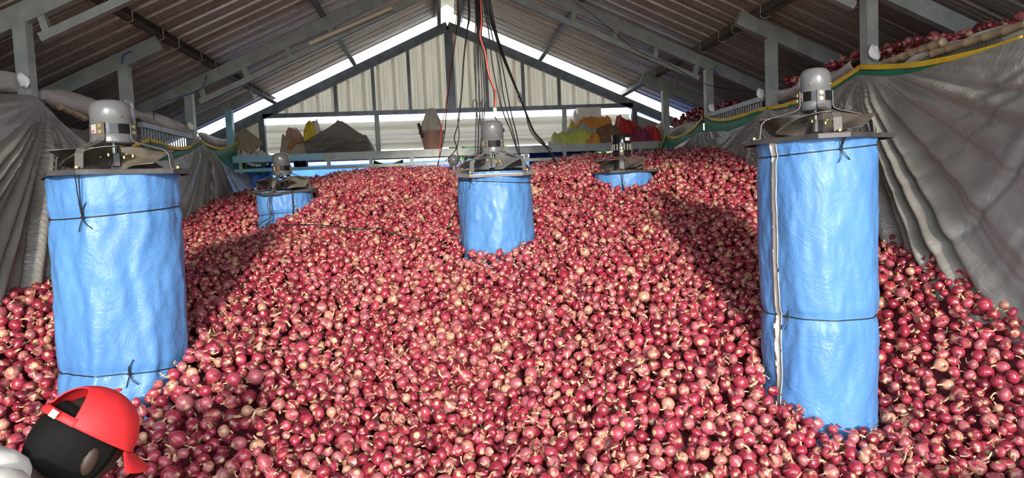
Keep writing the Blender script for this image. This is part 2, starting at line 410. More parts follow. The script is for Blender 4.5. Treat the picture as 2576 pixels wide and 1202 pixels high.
def rib(y):
    t = (y / 0.20) % 1.0
    if t < 0.10: return 0.0
    if t < 0.16: return (t - 0.10) / 0.06 * 0.034
    if t < 0.30: return 0.034
    if t < 0.36: return (0.36 - t) / 0.06 * 0.034
    for c in (0.56, 0.78):
        d = abs(t - c)
        if d < 0.035: return 0.006 * (1 - d / 0.035)
    return 0.0
RIBT = [0.0, 0.10, 0.16, 0.30, 0.36, 0.525, 0.56, 0.595, 0.745, 0.78, 0.815]
ROFF = 0.105                                 # sheets lie on purlins above the rafters
def roof_side(sgn, name, label):
    xr = RX + sgn * 0.085; xe = EL - 0.25 if sgn < 0 else ER + 0.25
    root = thing(name, label, 'roof', (0, 0, zt(xr)), kind='structure')
    y = YF; k = 0
    while y < YG - 0.09:
        y1 = min(y + 1.0, YG - 0.09)
        ys = []
        c = math.floor(y / 0.2) * 0.2
        while c < y1 + 0.2:
            ys += [c + t * 0.2 for t in RIBT]; c += 0.2
        ye = y1 + (0.03 if y1 < YG - 0.2 else 0.0)
        ys = [y] + [q for q in ys if y < q < ye] + [ye]
        ys = sorted(set(round(q, 5) for q in ys))
        lift = 0.0015 * (k % 2)
        rows = []
        for x in (xr, xe):
            rows.append([(x, q, zt(x) + ROFF + rib(q) + lift) for q in ys])
        mb = MB().grid(rows, flip=(sgn > 0))
        obj('roof_sheet', mb, 'roof', root)
        y = y1; k += 1
    return root
roof_side(-1, 'roof_left', 'ribbed galvanised roof slope above the charcoal tarp')
roof_side(1, 'roof_right', 'ribbed galvanised roof slope above the red net sacks')
rc = [[(RX - 0.26, y, zt(RX - 0.26) + ROFF + 0.05), (RX, y, RZ + ROFF + 0.10), (RX + 0.26, y, zt(RX + 0.26) + ROFF + 0.05)] for y in (YF, YG - 0.05)]
obj('ridge_cap', MB().slab(rc, (0, 0, 0.004)), 'ridge', kind='structure', label='pale translucent ridge cap along the roof peak', cat='ridge cap')

# purlins along the shed
for x, m, lab in ((-2.10, 'steel_brown', 'dusty dark purlin under the roof near the grey-green posts beside the green net'),
                  (-1.06, 'steel_dark', 'steel purlin halfway up the roof above the charcoal tarp'),
                  (0.06, 'steel_dark', 'ridge purlin on the charcoal tarp side of the roof peak'),
                  (0.345, 'steel_dark', 'ridge purlin on the red sack side of the roof peak'),
                  (1.417, 'steel_dark', 'steel purlin halfway up the roof above the red net sacks'),
                  (2.54, 'steel_brown', 'dusty dark purlin above the posts with white tags by the barred fence')):
    s_ = -1 if x < RX else 1
    nrm = (s_ * SL, 0, 1)
    z = zt(x) + 0.055
    mb = MB().channel((x, YF, z), (x, YG + 0.12, z), 0.05, 0.085, 0.006, nrm)
    o = obj('purlin', mb, m, kind='structure', label=lab, cat='purlin')
    if abs(x) > 2:                            # bent wire clips round the outer purlins
        for y in np.arange(4.6, 8.8, 0.42):
            y += random.uniform(-0.1, 0.1)
            pts = [(x - 0.034, y, z + 0.03), (x - 0.036, y, z - 0.045), (x, y + 0.004, z - 0.056), (x + 0.036, y, z - 0.045), (x + 0.034, y, z + 0.03)]
            c = obj('wire_clip', MB().tube(pts, 0.003, 5), 'cord_white', o)
            c.matrix_parent_inverse = Matrix.Translation(-Vector(o.location))

# posts
def post(x, y, mat, lab):
    ztop = zt(x) - 0.09
    o = MB().box((x - 0.036, y - 0.036, GZ), (x + 0.036, y + 0.036, ztop))
    return obj('post', o, mat, kind='structure', label=lab, cat='post')
for y, m, lab in zip(PYL, ['steel', 'steel', 'steel', 'blue_paint'],
                     ['grey-green post tied to the gathered silver tarp nearest the seam-free blue duct', 'grey-green post at the near end of the barred fence beside the fan',
                      'grey-green post between two scalloped stretches of green net, under the lattice truss', 'pale blue post at the shelf corner beside the cardboard sheet']):
    post(XL - 0.03, y, m, lab)
for y, lab in zip(PYR, ['grey-green post where the big silver tarp gathers under the onion ledge', 'grey-green post with a white tag at the end of the barred fence',
                        'grey-green post between onion ledge and barred fence with a white oval tag', 'grey-green post at the shelf corner beside the red net sacks']):
    post(XR + 0.03, y, 'steel', lab)

# lattice trusses (posts 1 and 3) and short eave rafters (posts 2 and 4)
def half_truss(sgn, y, lab, full):
    xw = XL if sgn < 0 else XR; xe = EL + 0.05 if sgn < 0 else ER - 0.05
    root = thing('roof_truss' if full else 'eave_rafter', lab, 'truss' if full else 'rafter', (xw, y, zt(xw)), kind='structure')
    up = (sgn * SL, 0, 1)
    xi = RX + sgn * 0.03 if full else xw - sgn * 0.24
    d = 0.055
    obj('rafter', MB().beam((xe, y, zt(xe) - d), (xi, y, zt(xi) - d), 0.06, 0.11, up), 'steel', root)
    if full:
        x0 = xw - sgn * 0.07; x1 = RX + sgn * 0.35; q = 0.23
        obj('lower_chord', MB().beam((x0, y, zt(x0) - q), (x1, y, zt(x1) - q), 0.05, 0.05, up), 'steel', root)
        n = 6
        for k in range(n):
            x = x0 + (x1 - x0) * (k / (n - 1) * 0.99 + 0.005)
            obj('web_bar', MB().beam((x, y, zt(x) - 0.10), (x - sgn * 0.03, y, zt(x) - q + 0.01), 0.04, 0.04, (0, 1, 0)), 'steel', root)
    return root
for y, full, lab in zip(PYL, (1, 0, 1, 0), ['lattice half truss at the corner above the tied silver tarp', 'short eave rafter above the fence beside the near fan',
                                            'lattice half truss carrying the cream pipe', 'short eave rafter over the pale blue post']):
    half_truss(-1, y, lab, full)
for y, full, lab in zip(PYR, (1, 0, 1, 0), ['lattice half truss above the big silver tarp post', 'short eave rafter above the post with the white tag',
                                            'lattice half truss with looped wire over the green net', 'short eave rafter over the red net sacks']):
    half_truss(1, y, lab, full)

# gable wall: rake beams, studs, ribbed sheets
wb = thing('wall_back', 'cream ribbed gable wall with grey steel studs', 'wall', (RX, YG, GZ), kind='structure')
for sgn, xe in ((-1, EL), (1, ER)):
    obj('rake_beam', MB().beam((RX, YG, RZ - 0.06), (xe, YG, zt(xe) - 0.06), 0.06, 0.115, (sgn * SL, 0, 1)), 'steel_dark', wb)
ZB = 1.17
obj('tie_beam', MB().box((-2.25, YG - 0.03, ZB - 0.03), (2.65, YG + 0.03, ZB + 0.025)), 'steel_dark', wb)
studs = [-2.26, -1.79, -1.309, -0.823, -0.354, RX + 0.005, 0.669, 1.155, 1.639, 2.14, 2.66]
for k, x in enumerate(studs):
    w = 0.055 if k == 5 else (0.036 if k in (0, 10) else 0.02)
    if k in (0, 10):
        obj('corner_post', MB().box((x - w, YG - 0.06, GZ), (x + w, YG + 0.02, zt(x) - 0.11)), 'steel_dark', wb)
    elif k in (1, 9):
        continue
    else:
        obj('stud', MB().box((x - w, YG - 0.035, ZB + 0.02), (x + w, YG + 0.02, zt(x) - 0.11)), 'steel_dark', wb)
bays = [-2.26, -1.309, -0.823, -0.354, RX, 0.669, 1.155, 1.639, 2.66]
for a, b in zip(bays[:-1], bays[1:]):
    xs = [a]; c = math.floor(a / 0.2) * 0.2
    while c < b + 0.2:
        xs += [c + t * 0.2 for t in RIBT]; c += 0.2
    xs = sorted(set(round(q, 5) for q in xs if a <= q <= b)) + [b]
    rows = [[(x, YG + 0.05 - rib(x) * 1.9 + 0.002, ZB - 0.02) for x in xs], [(x, YG + 0.05 - rib(x) * 1.9 + 0.002, max(zt(x) - 0.05, ZB)) for x in xs]]
    obj('wall_sheet', MB().grid(rows), 'cream', wb)
# sheets run the other way below the daylight slit
z0s, z1s = 0.69, 1.07
for a, b in ((-2.24, -0.82), (-0.82, 0.60), (0.60, 1.72), (1.72, 2.62)):
    z = z0s; zs = []
    while z < z1s: zs.append(z); z += 0.012
    rows = [[(a, YG + 0.06 - 1.6 * rib(q * 0.85 + 0.02), q) for q in zs], [(b, YG + 0.06 - 1.6 * rib(q * 0.85 + 0.02), q) for q in zs]]
    obj('wall_sheet', MB().grid(rows, True), 'cream_h', wb)
for x in (-0.80, 1.70):
    obj('mullion', MB().box((x - 0.03, YG - 0.02, 0.60), (x + 0.03, YG + 0.035, ZB)), 'steel', wb)
# gable corners outside the post rows
def corner_piece(xa, xb, ztop_a, ztop_b, mat, name):
    mb = MB().add([(xa, YG + 0.02, GZ), (xb, YG + 0.02, GZ), (xb, YG + 0.02, ztop_b), (xa, YG + 0.02, ztop_a)], [(0, 1, 2, 3)])
    mb.add([(xa, YG + 0.07, GZ), (xb, YG + 0.07, GZ), (xb, YG + 0.07, ztop_b), (xa, YG + 0.07, ztop_a)], [(3, 2, 1, 0)])
    mb.add([(xa, YG + 0.02, ztop_a), (xb, YG + 0.02, ztop_b), (xb, YG + 0.07, ztop_b), (xa, YG + 0.07, ztop_a)], [(0, 1, 2, 3)])
    obj(name, mb, mat, wb)
corner_piece(EL, -2.30, zt(EL) - 0.1, zt(-2.30) - 0.1, 'cream', 'corner_panel')
corner_piece(2.70, ER, 1.04, 0.50, 'grey_wall', 'corner_panel')
obj('lower_wall', MB().box((XL, YG + 0.0, GZ), (XR, YG + 0.08, 0.10)), 'grey_wall', wb)
# outer side walls
obj('wall_left', MB().box((EL - 0.08, YF, GZ), (EL, YG, zt(EL) + 0.10)), 'grey_wall', kind='structure', label='dim outer side wall behind the silver tarp and green net scallops', cat='wall')
obj('wall_right', MB().box((ER, YF, GZ), (ER + 0.08, YG, zt(ER) + 0.10)), 'grey_wall', kind='structure', label='dim outer side wall behind the onion ledge', cat='wall')

# ------------------------------------------------------------------ heap surface
ctrl = np.array([
    (0.2, 1.85, -1.27), (-1.0, 1.85, -1.18), (1.4, 1.85, -1.34), (2.4, 1.85, -1.25), (-2.0, 1.85, -1.12),
    (0.22, 2.43, -1.05), (0.30, 3.2, -0.785), (0.36, 3.75, -0.53), (0.43, 4.25, -0.305), (0.35, 5.5, 0.04), (-0.68, 7.0, 0.35), (0.2, 6.6, 0.28), (0.2, 7.0, 0.34), (0.80, 7.0, 0.29), (1.25, 7.1, 0.41),
    (-1.65, 2.95, -0.72), (-1.3, 2.78, -0.77), (-1.08, 2.98, -0.60), (-0.95, 2.4, -0.96),
    (1.38, 3.0, -0.70), (1.5, 2.58, -0.97), (1.90, 2.70, -1.00), (2.0, 2.95, -0.85), (1.7, 2.3, -1.10),
    (2.6, 2.75, -0.50), (2.6, 3.16, -0.31), (2.6, 3.69, -0.265), (2.6, 4.6, 0.05), (2.6, 5.7, 0.345), (2.6, 6.6, 0.41), (2.6, 7.4, 0.42), (2.4, 2.55, -0.80),
    (-2.31, 3.2, -0.52), (-2.31, 3.75, -0.34), (-2.31, 4.3, -0.24), (-2.31, 5.2, -0.12), (-2.31, 6.45, 0.05), (-2.31, 7.3, 0.16),
    (0.10, 4.5, -0.24), (-1.52, 5.65, -0.17), (-1.05, 5.7, 0.06), (1.48, 5.35, 0.055), (1.26, 5.5, 0.14), (1.80, 5.5, 0.15),
    (-1.68, 7.2, 0.27), (-1.0, 4.2, -0.30), (-0.5, 3.3, -0.72), (1.2, 4.3, -0.22), (-1.6, 4.2, -0.33), (1.9, 4.2, -0.18), (2.0, 3.5, -0.45)])
def tps(r2): return np.where(r2 > 1e-12, r2 * np.log(r2 + 1e-12), 0.0)
_n = len(ctrl); _A = np.zeros((_n + 3, _n + 3))
_d = ((ctrl[:, None, :2] - ctrl[None, :, :2]) ** 2).sum(-1)
_A[:_n, :_n] = tps(_d) + np.eye(_n) * 0.02
_A[:_n, _n] = 1; _A[:_n, _n + 1:] = ctrl[:, :2]; _A[_n, :_n] = 1; _A[_n + 1:, :_n] = ctrl[:, :2].T
_w = np.linalg.solve(_A, np.concatenate([ctrl[:, 2], np.zeros(3)]))
GX = np.arange(-2.5, 2.85, 0.04); GY = np.arange(1.6, 8.0, 0.04)
_gx, _gy = np.meshgrid(GX, GY)
_gz = np.zeros_like(_gx)
for k in range(_n):
    _gz += _w[k] * tps((_gx - ctrl[k, 0]) ** 2 + (_gy - ctrl[k, 1]) ** 2)
_gz += _w[_n] + _w[_n + 1] * _gx + _w[_n + 2] * _gy
_gz += 0.022 * vn2(_gx * 3.1, _gy * 3.1, 3) + 0.012 * vn2(_gx * 7, _gy * 7, 5)
_gz -= np.clip(_gy - 7.1, 0, 9) ** 1.0 * 0.25
def hz(x, y):
    x = np.clip((np.asarray(x, float) - GX[0]) / 0.04, 0, len(GX) - 1.001); y = np.clip((np.asarray(y, float) - GY[0]) / 0.04, 0, len(GY) - 1.001)
    i = x.astype(int); j = y.astype(int); fx = x - i; fy = y - j
    return (_gz[j, i] * (1 - fx) + _gz[j, i + 1] * fx) * (1 - fy) + (_gz[j + 1, i] * (1 - fx) + _gz[j + 1, i + 1] * fx) * fy

# ducts: centre x, y, radius, plate height
DUCTS = dict(
    near=dict(x=-1.39, y=3.05, r=0.25, z=0.172),
    seam=dict(x=1.667, y=2.84, r=0.25, z=0.195),
    mid=dict(x=0.355, y=4.50, r=0.25, z=0.175),
    slump=dict(x=-1.315, y=5.80, r=0.225, z=0.135),
    low=dict(x=1.535, y=5.58, r=0.25, z=0.168))

# ------------------------------------------------------------------ retaining planks in front of the heap (below the picture)
rw = thing('trim_1', 'plank retaining boards holding the front of the heap', 'retaining wall', (0, 1.78, GZ), kind='structure')
for k in range(5):
    obj('plank', MB().box((XL, 1.76, GZ + k * 0.19), (XR, 1.79, GZ + k * 0.19 + 0.184)), 'board', rw)

# ------------------------------------------------------------------ onions: random deposition on the heap surface
def in_view(x, y, m=0.12):
    c0 = W2C[0, 0] * x + W2C[0, 1] * y; d = -(W2C[2, 0] * x + W2C[2, 1] * y)
    px = c0 / d * F / 1288
    return np.abs(px) < 1 + m
NT = 620000
tx = rng.uniform(XL + 0.075, XR - 0.075, NT); ty = 1.86 + (7.55 - 1.86) * rng.random(NT)
tr = np.clip(rng.normal(0.0292, 0.0042, NT), 0.0190, 0.042)
ok = in_view(tx, ty)
for d in DUCTS.values():
    ok &= (tx - d['x']) ** 2 + (ty - d['y']) ** 2 > (d['r'] + tr * 0.75) ** 2
tx, ty, tr = tx[ok], ty[ok], tr[ok]
ts = hz(tx, ty); tj = rng.uniform(-0.012, 0.010, len(tx))
cells = {}; CS = 0.080
ons = []
for x, y, r, s, j in zip(tx.tolist(), ty.tolist(), tr.tolist(), ts.tolist(), tj.tolist()):
    z = s - 0.150
    ix = int(x / CS + 500); iy = int(y / CS); top = s + j - r
    bad = False
    for a in (ix - 1, ix, ix + 1):
        for b in (iy - 1, iy, iy + 1):
            for (xn, yn, zn, rn) in cells.get((a, b), ()):
                d2 = (x - xn) ** 2 + (y - yn) ** 2; RR = (r + rn) * 0.95
                if d2 < RR * RR:
                    zz = zn + math.sqrt(RR * RR - d2)
                    if zz > z:
                        z = zz
                        if z > top: bad = True; break
            if bad: break
        if bad: break
    if bad: continue
    o = (x, y, z, r); ons.append(o); cells.setdefault((ix, iy), []).append(o)
ON = np.array(ons)
NO = len(ON)
print('onions', NO)
# which show largest: paint an id buffer far to near
cc = ON[:, :3] @ W2C.T; dep = -cc[:, 2]
px = (1288 + F * cc[:, 0] / dep) / 2; py = (601 - F * cc[:, 1] / dep) / 2; pr = ON[:, 3] * F / dep / 2
buf = np.full((601, 1288), -1, np.int32)
items = [(dep[i], i) for i in range(NO)]
for k, d in enumerate(DUCTS.values()): items.append((d['y'] - 0.2, -10 - k))
items.append((1.4, -20))
items.sort(reverse=True)
dl = list(DUCTS.values())
for _, i in items:
    if i >= 0:
        x0, x1 = int(px[i] - pr[i]), int(px[i] + pr[i]) + 2; y0, y1 = int(py[i] - pr[i]), int(py[i] + pr[i]) + 2
        x0 = max(x0, 0); y0 = max(y0, 0); x1 = min(x1, 1288); y1 = min(y1, 601)
        if x0 >= x1 or y0 >= y1: continue
        yy, xx = np.ogrid[y0:y1, x0:x1]
        m_ = (xx - px[i]) ** 2 + (yy - py[i]) ** 2 < pr[i] ** 2
        buf[y0:y1, x0:x1][m_] = i
    elif i == -20: buf[485:, 0:172] = -20
    else:
        d = dl[-10 - i]
        q = [W2C @ np.array([d['x'] + sx * d['r'], d['y'], zz]) for sx in (-1, 1) for zz in (d['z'], float(hz(d['x'], d['y'] - d['r'])))]
        xs_ = [(1288 + F * c[0] / -c[2]) / 2 for c in q]; ys_ = [(601 - F * c[1] / -c[2]) / 2 for c in q]
        buf[max(int(min(ys_)), 0):int(max(ys_)), max(int(min(xs_)), 0):int(max(xs_))] = i
cnt = np.bincount(buf[buf >= 0].ravel(), minlength=NO)
order = np.argsort(-cnt)
own = set(order[:300].tolist())
tint = np.clip(rng.normal(0.48, 0.30, NO), 0, 1); tan = np.clip(rng.normal(0.325, 0.11, NO), 0, 1)
sp = rng.random(NO)
tan[sp < 0.04] = rng.uniform(0.6, 0.9, (sp < 0.04).sum())        # yellowish-tan bulbs
tint[(sp > 0.05) & (sp < 0.16)] = rng.uniform(0.9, 1.0, ((sp > 0.05) & (sp < 0.16)).sum())
# orientation: random axis, most lie on their side
ax = rng.normal(size=(NO, 3)); ax[:, 2] *= 0.8; ax /= np.linalg.norm(ax, axis=1)[:, None]
spin = rng.uniform(0, 2 * PI, NO)
squash = np.clip(rng.normal(0.95, 0.09, NO), 0.75, 1.2)
def frames(ax, spin):
    ref = np.where(np.abs(ax[:, 2:3]) < 0.9, np.array([[0, 0, 1.0]]), np.array([[1.0, 0, 0]]))
    a = np.cross(ref, ax); a /= np.linalg.norm(a, axis=1)[:, None]; b = np.cross(ax, a)
    c, s = np.cos(spin)[:, None], np.sin(spin)[:, None]
    return np.stack([a * c + b * s, -a * s + b * c, ax], 2)      # columns
FR = frames(ax, spin)
PROF_B = [(0.0, -0.88), (0.20, -0.88), (0.55, -0.72), (0.84, -0.44), (0.99, -0.08), (0.97, 0.24), (0.80, 0.54), (0.52, 0.78), (0.28, 0.95), (0.17, 1.08)]
PROF_C = PROF_B + [(0.08, 1.12), (0.0, 1.10)]     # closed top for bulbs without a neck
PROF_N = [(0.13, 1.24), (0.15, 1.44), (0.10, 1.62)]
PROF_LO = [(0.0, -0.88), (0.5, -0.74), (0.95, -0.25), (0.96, 0.28), (0.6, 0.72), (0.2, 1.05), (0.13, 1.35)]
PROF_XLO = [(0.0, -0.88), (0.75, -0.55), (0.98, 0.1), (0.62, 0.70), (0.12, 1.15)]
def onion_template(prof, seg, bend, neck_from, rs):
    """verts, quads, uv per loop; the neck bends over and frays"""
    n = len(prof); V = []; UV = []
    zmin, zmax = prof[0][1], 1.62
    for i, (r, z) in enumerate(prof):
        for k in range(seg + 1):
            t = 2 * PI * k / seg
            rr = r * (1 + 0.045 * math.sin(2 * t + rs) + 0.03 * math.sin(3 * t + 2 * rs) + 0.012 * math.sin(7 * t))
            x, y = rr * math.cos(t), rr * math.sin(t)
            b = max(0.0, z - neck_from); x += bend * b * b * 1.6; zz = z - 0.35 * abs(bend) * b * b
            if i == n - 1 and z > 1.3: x *= 1 + 0.0; zz += 0.10 * math.sin(3 * t + rs)
            V.append((x, y, zz)); UV.append((k / seg, (z - zmin) / (zmax - zmin)))
    Q = []
    for i in range(n - 1):
        for k in range(seg):
            a = i * (seg + 1) + k
            Q.append((a, a + 1, a + seg + 2, a + seg + 1))
    return np.array(V), np.array(Q), np.array(UV)
heap_ids = np.array([i for i in range(NO) if i not in own])
vis = cnt > 0
lod = np.where(~vis, 3, np.where(dep < 3.6, 0, np.where(dep < 4.9, 1, 2)))
TEMPL = {0: [onion_template(PROF_B + PROF_N, 12, b, 0.9, rs) for b, rs in ((0.0, 0.3), (0.6, 1.1), (-0.8, 2.0), (1.0, 2.9))] + [onion_template(PROF_C, 12, 0, 2, 4.1)],
         1: [onion_template(PROF_B[::1] + PROF_N[:2], 9, b, 0.9, rs) for b, rs in ((0.2, 0.3), (0.9, 1.1), (-0.8, 2.0))] + [onion_template(PROF_C, 9, 0, 2, 4.1)],
         2: [onion_template(PROF_LO, 8, b, 0.9, rs) for b, rs in ((0.5, 0.3), (-0.8, 1.4))] + [onion_template(PROF_LO[:-1], 8, 0, 2, 2.1)],
         3: [onion_template(PROF_XLO, 6, 0, 2, 0.5)]}
def bulk(ids, lods, name, lab, cat, mat='onion_heap', P=None, r=None):
    Vs, Qs, Us, T1, T2 = [], [], [], [], []; off = 0
    P = ON[:, :3] if P is None else P; r = ON[:, 3] if r is None else r
    pick = (np.arange(len(P)) * 7919) % 997
    for L in range(4):
        for t, (V, Q, U) in enumerate(TEMPL[L]):
            sel = [i for i in ids if lods[i] == L and pick[i] % len(TEMPL[L]) == t]
            if not sel: continue
            sel = np.array(sel)
            loc = V[None] * np.stack([r[sel], r[sel], r[sel] * squash[sel]], 1)[:, None, :]
            w = np.einsum('nij,nvj->nvi', FR[sel], loc) + P[sel][:, None, :]
            Vs.append(w.reshape(-1, 3)); nv = len(V)
            q = Q[None] + (np.arange(len(sel)) * nv)[:, None, None] + off
            Qs.append(q.reshape(-1, 4)); off += nv * len(sel)
            Us.append(np.tile(U, (len(sel), 1)))
            T1.append(np.repeat(tint[sel], nv)); T2.append(np.repeat(tan[sel], nv))
    V = np.concatenate(Vs); Q = np.concatenate(Qs); U = np.concatenate(Us)
    me = bpy.data.meshes.new(name)
    me.vertices.add(len(V)); me.vertices.foreach_set('co', V.ravel().astype(np.float32))
    me.loops.add(Q.size); me.loops.foreach_set('vertex_index', Q.ravel().astype(np.int32))
    me.polygons.add(len(Q)); me.polygons.foreach_set('loop_start', np.arange(0, Q.size, 4, dtype=np.int32))
    me.polygons.foreach_set('use_smooth', np.ones(len(Q), bool))
    me.update(calc_edges=True)
    uvl = me.uv_layers.new(name='uv'); uvl.data.foreach_set('uv', U[Q.ravel()].ravel().astype(np.float32))
    for nm, T in (('tint', T1), ('tan', T2)):
        a = me.attributes.new(nm, 'FLOAT', 'POINT'); a.data.foreach_set('value', np.concatenate(T).astype(np.float32))
    me.materials.append(MAT[mat])
    o = bpy.data.objects.new(name, me); COL.objects.link(o)
    print(name, len(V), len(Q))
    return tag(o, lab, cat, None, 'stuff')
heap = bulk(heap_ids, lod, 'onion_heap', 'long sloping heap of red onions filling the shed between the ducts', 'onion heap')
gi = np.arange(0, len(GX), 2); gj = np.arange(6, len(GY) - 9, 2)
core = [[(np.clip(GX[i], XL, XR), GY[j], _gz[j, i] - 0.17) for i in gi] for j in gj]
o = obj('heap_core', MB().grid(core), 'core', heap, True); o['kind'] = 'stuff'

# the 300 that show largest: each its own onion with neck and roots
def shared_mesh(name, V, Q, U, mat):
    me = bpy.data.meshes.new(name); me.from_pydata(V.tolist(), [], Q.tolist()); me.update()
    me.polygons.foreach_set('use_smooth', [True] * len(me.polygons))
    uvl = me.uv_layers.new(name='uv'); uvl.data.foreach_set('uv', U[Q.ravel()].ravel().astype(np.float32))
    me.materials.append(MAT[mat]); return me
BULB = [shared_mesh('bulb', *onion_template(PROF_C, 18, 0, 2, rs), 'onion') for rs in (0.2, 1.0, 1.9, 2.7, 3.6, 4.4)]
NECK = []
for b, h, w in ((0.0, 0.45, 0.15), (0.7, 0.6, 0.14), (-1.0, 0.75, 0.13), (1.4, 0.9, 0.12), (0.4, 0.30, 0.18)):
    pts, rs = [], []
    for k in range(6):
        t = k / 5
        pts.append((b * h * t * t * 0.8, 0.06 * math.sin(4 * t), 1.02 + h * t * (1 - 0.35 * abs(b) * t * 0.6))); rs.append(w * (1.15 - 0.5 * t + (0.55 * t if k == 5 else 0.0)))
    mb = MB().tube(pts, rs, 7); me = mesh_of(mb, 'neck', 'all'); me.materials.append(MAT['neck'])
    for v in me.vertices:
        if v.co.z > 1.1: v.co.y *= 0.55
    NECK.append(me)
ROOT = []
for q in range(4):
    mb = MB()
    for k in range(13):
        a = random.uniform(0, 2 * PI); l = random.uniform(0.18, 0.42); c = random.uniform(0.02, 0.14); sp_ = random.uniform(0.1, 0.8)
        p0 = np.array([c * math.cos(a), c * math.sin(a), -0.87]); p1 = p0 + np.array([sp_ * l * math.cos(a), sp_ * l * math.sin(a), -l * 0.5]); p2 = p1 + np.array([sp_ * l * math.cos(a + 0.6), sp_ * l * math.sin(a + 0.6), -l * 0.25])
        mb.tube([p0, p1, p2], [0.014, 0.011, 0.006], 3, cap=False)
    me = mesh_of(mb, 'roots'); me.materials.append(MAT['root']); ROOT.append(me)
for rank, i in enumerate(order[:300].tolist()):
    r = ON[i, 3]
    o = bpy.data.objects.new('onion', BULB[i % 6]); COL.objects.link(o)
    m = Matrix.Identity(4)
    for a in range(3):
        for b in range(3): m[a][b] = float(FR[i][a][b]) * r * (squash[i] if b == 2 else 1.0)
        m[a][3] = float(ON[i, a])
    o.matrix_world = m
    o['tint'] = float(tint[i]); o['tan'] = float(tan[i])
    nk = (i * 31) % 10 < 8; rt = (i * 17) % 10 < 6
    if nk:
        c = bpy.data.objects.new('neck', NECK[(i * 13) % 5]); COL.objects.link(c); c.parent = o
    if rt:
        c = bpy.data.objects.new('roots', ROOT[(i * 7) % 4]); COL.objects.link(c); c.parent = o
    size = 'small' if r < 0.0255 else ('large' if r > 0.0300 else 'medium')
    look = 'tan-skinned' if tan[i] > 0.62 else ('dark crimson' if tint[i] < 0.35 else ('bright crimson' if tint[i] < 0.68 else ('pink-red' if tint[i] < 0.88 else 'pale pink')))
    if tan[i] > 0.5 and look != 'tan-skinned': look = 'patchy crimson'
    X2, Y2 = px[i] * 2, py[i] * 2
    hi = Y2 < 1085
    if X2 < 620: pl = 'beside the red cap' if Y2 > 1030 else 'at the foot of the seamless near duct'
    elif X2 < 1050: pl = 'some rows up, red cap side' if hi else 'at the bottom edge, red cap side'
    elif X2 < 1450: pl = 'some rows up below the middle duct' if hi else 'at the bottom edge below the middle duct'
    elif X2 < 1880: pl = 'some rows up towards the seamed duct' if hi else 'at the bottom edge towards the seamed duct'
    elif X2 < 2220: pl = 'right before the seamed duct' if hi else 'at the bottom edge before the seamed duct'
    else: pl = 'high beside the seamed duct and tarp' if Y2 < 950 else ('midway beside the seamed duct' if Y2 < 1085 else 'at the bottom corner past the seamed duct')
    form = 'flattish ' if squash[i] < 0.88 else ('tall ' if squash[i] > 1.03 else 'round ')
    toc = -ON[i, :3] / np.linalg.norm(ON[i, :3]); av = FR[i][:, 2]; fc = float(av @ toc); sc_ = W2C @ av
    pose = 'neck facing out' if fc > 0.6 else ('roots facing out' if fc < -0.6 else ('neck up' if sc_[1] > 0.6 else ('neck down' if sc_[1] < -0.6 else ('neck towards tarp' if sc_[0] > 0 else 'neck towards cap'))))
    tag(o, '%s %s %sonion, %s, %s' % (size, look, form, pose, pl), 'onion', 'onions in the front rows of the heap')

# loose papery skins and dry leaf scraps lying on the heap
def flakes(name, mat, n, lab, lo, hi, seed):
    g = np.random.default_rng(seed); Vs = []; Fs = []
    for k in range(n):
        x, y = g.uniform(XL + 0.1, XR - 0.1), 1.95 + (7.2 - 1.95) * g.random() ** 1.3
        if not in_view(x, y, 0.0): continue
        if any((x - d['x']) ** 2 + (y - d['y']) ** 2 < (d['r'] + 0.02) ** 2 for d in DUCTS.values()): continue
        z = float(hz(x, y)) + g.uniform(-0.012, 0.004)
        L = g.uniform(lo, hi); W = L * g.uniform(0.25, 0.8); E = Euler((g.uniform(-0.9, 0.9), g.uniform(-0.9, 0.9), g.uniform(0, 6.3))).to_matrix()
        c = g.uniform(0.2, 0.6) * W; b = len(Vs)
        for i in range(4):
            t = i / 3 - 0.5; wv = W * (1 - 1.2 * t * t) * g.uniform(0.6, 1.1)
            for s_ in (-0.5, 0, 0.5):
                p = E @ Vector((t * L, s_ * wv, c * (1 - 4 * s_ * s_) + 0.25 * L * t * t)); Vs.append((x + p.x, y + p.y, z + p.z))
        for i in range(3):
            for j in range(2): Fs.append((b + i * 3 + j, b + i * 3 + j + 1, b + i * 3 + j + 4, b + i * 3 + j + 3))
    mb = MB(); mb.v = Vs; mb.f = Fs
    return obj(name, mb, mat, smooth='all', label=lab, cat='onion skin', kind='stuff')
flakes('loose_skins', 'flake', 4200, 'scattered tan papery onion skins and dry leaf scraps on the heap', 0.010, 0.034, 3)
flakes('loose_red_skins', 'flake_red', 1500, 'scattered wine-red papery onion skins on the heap', 0.015, 0.04, 4)

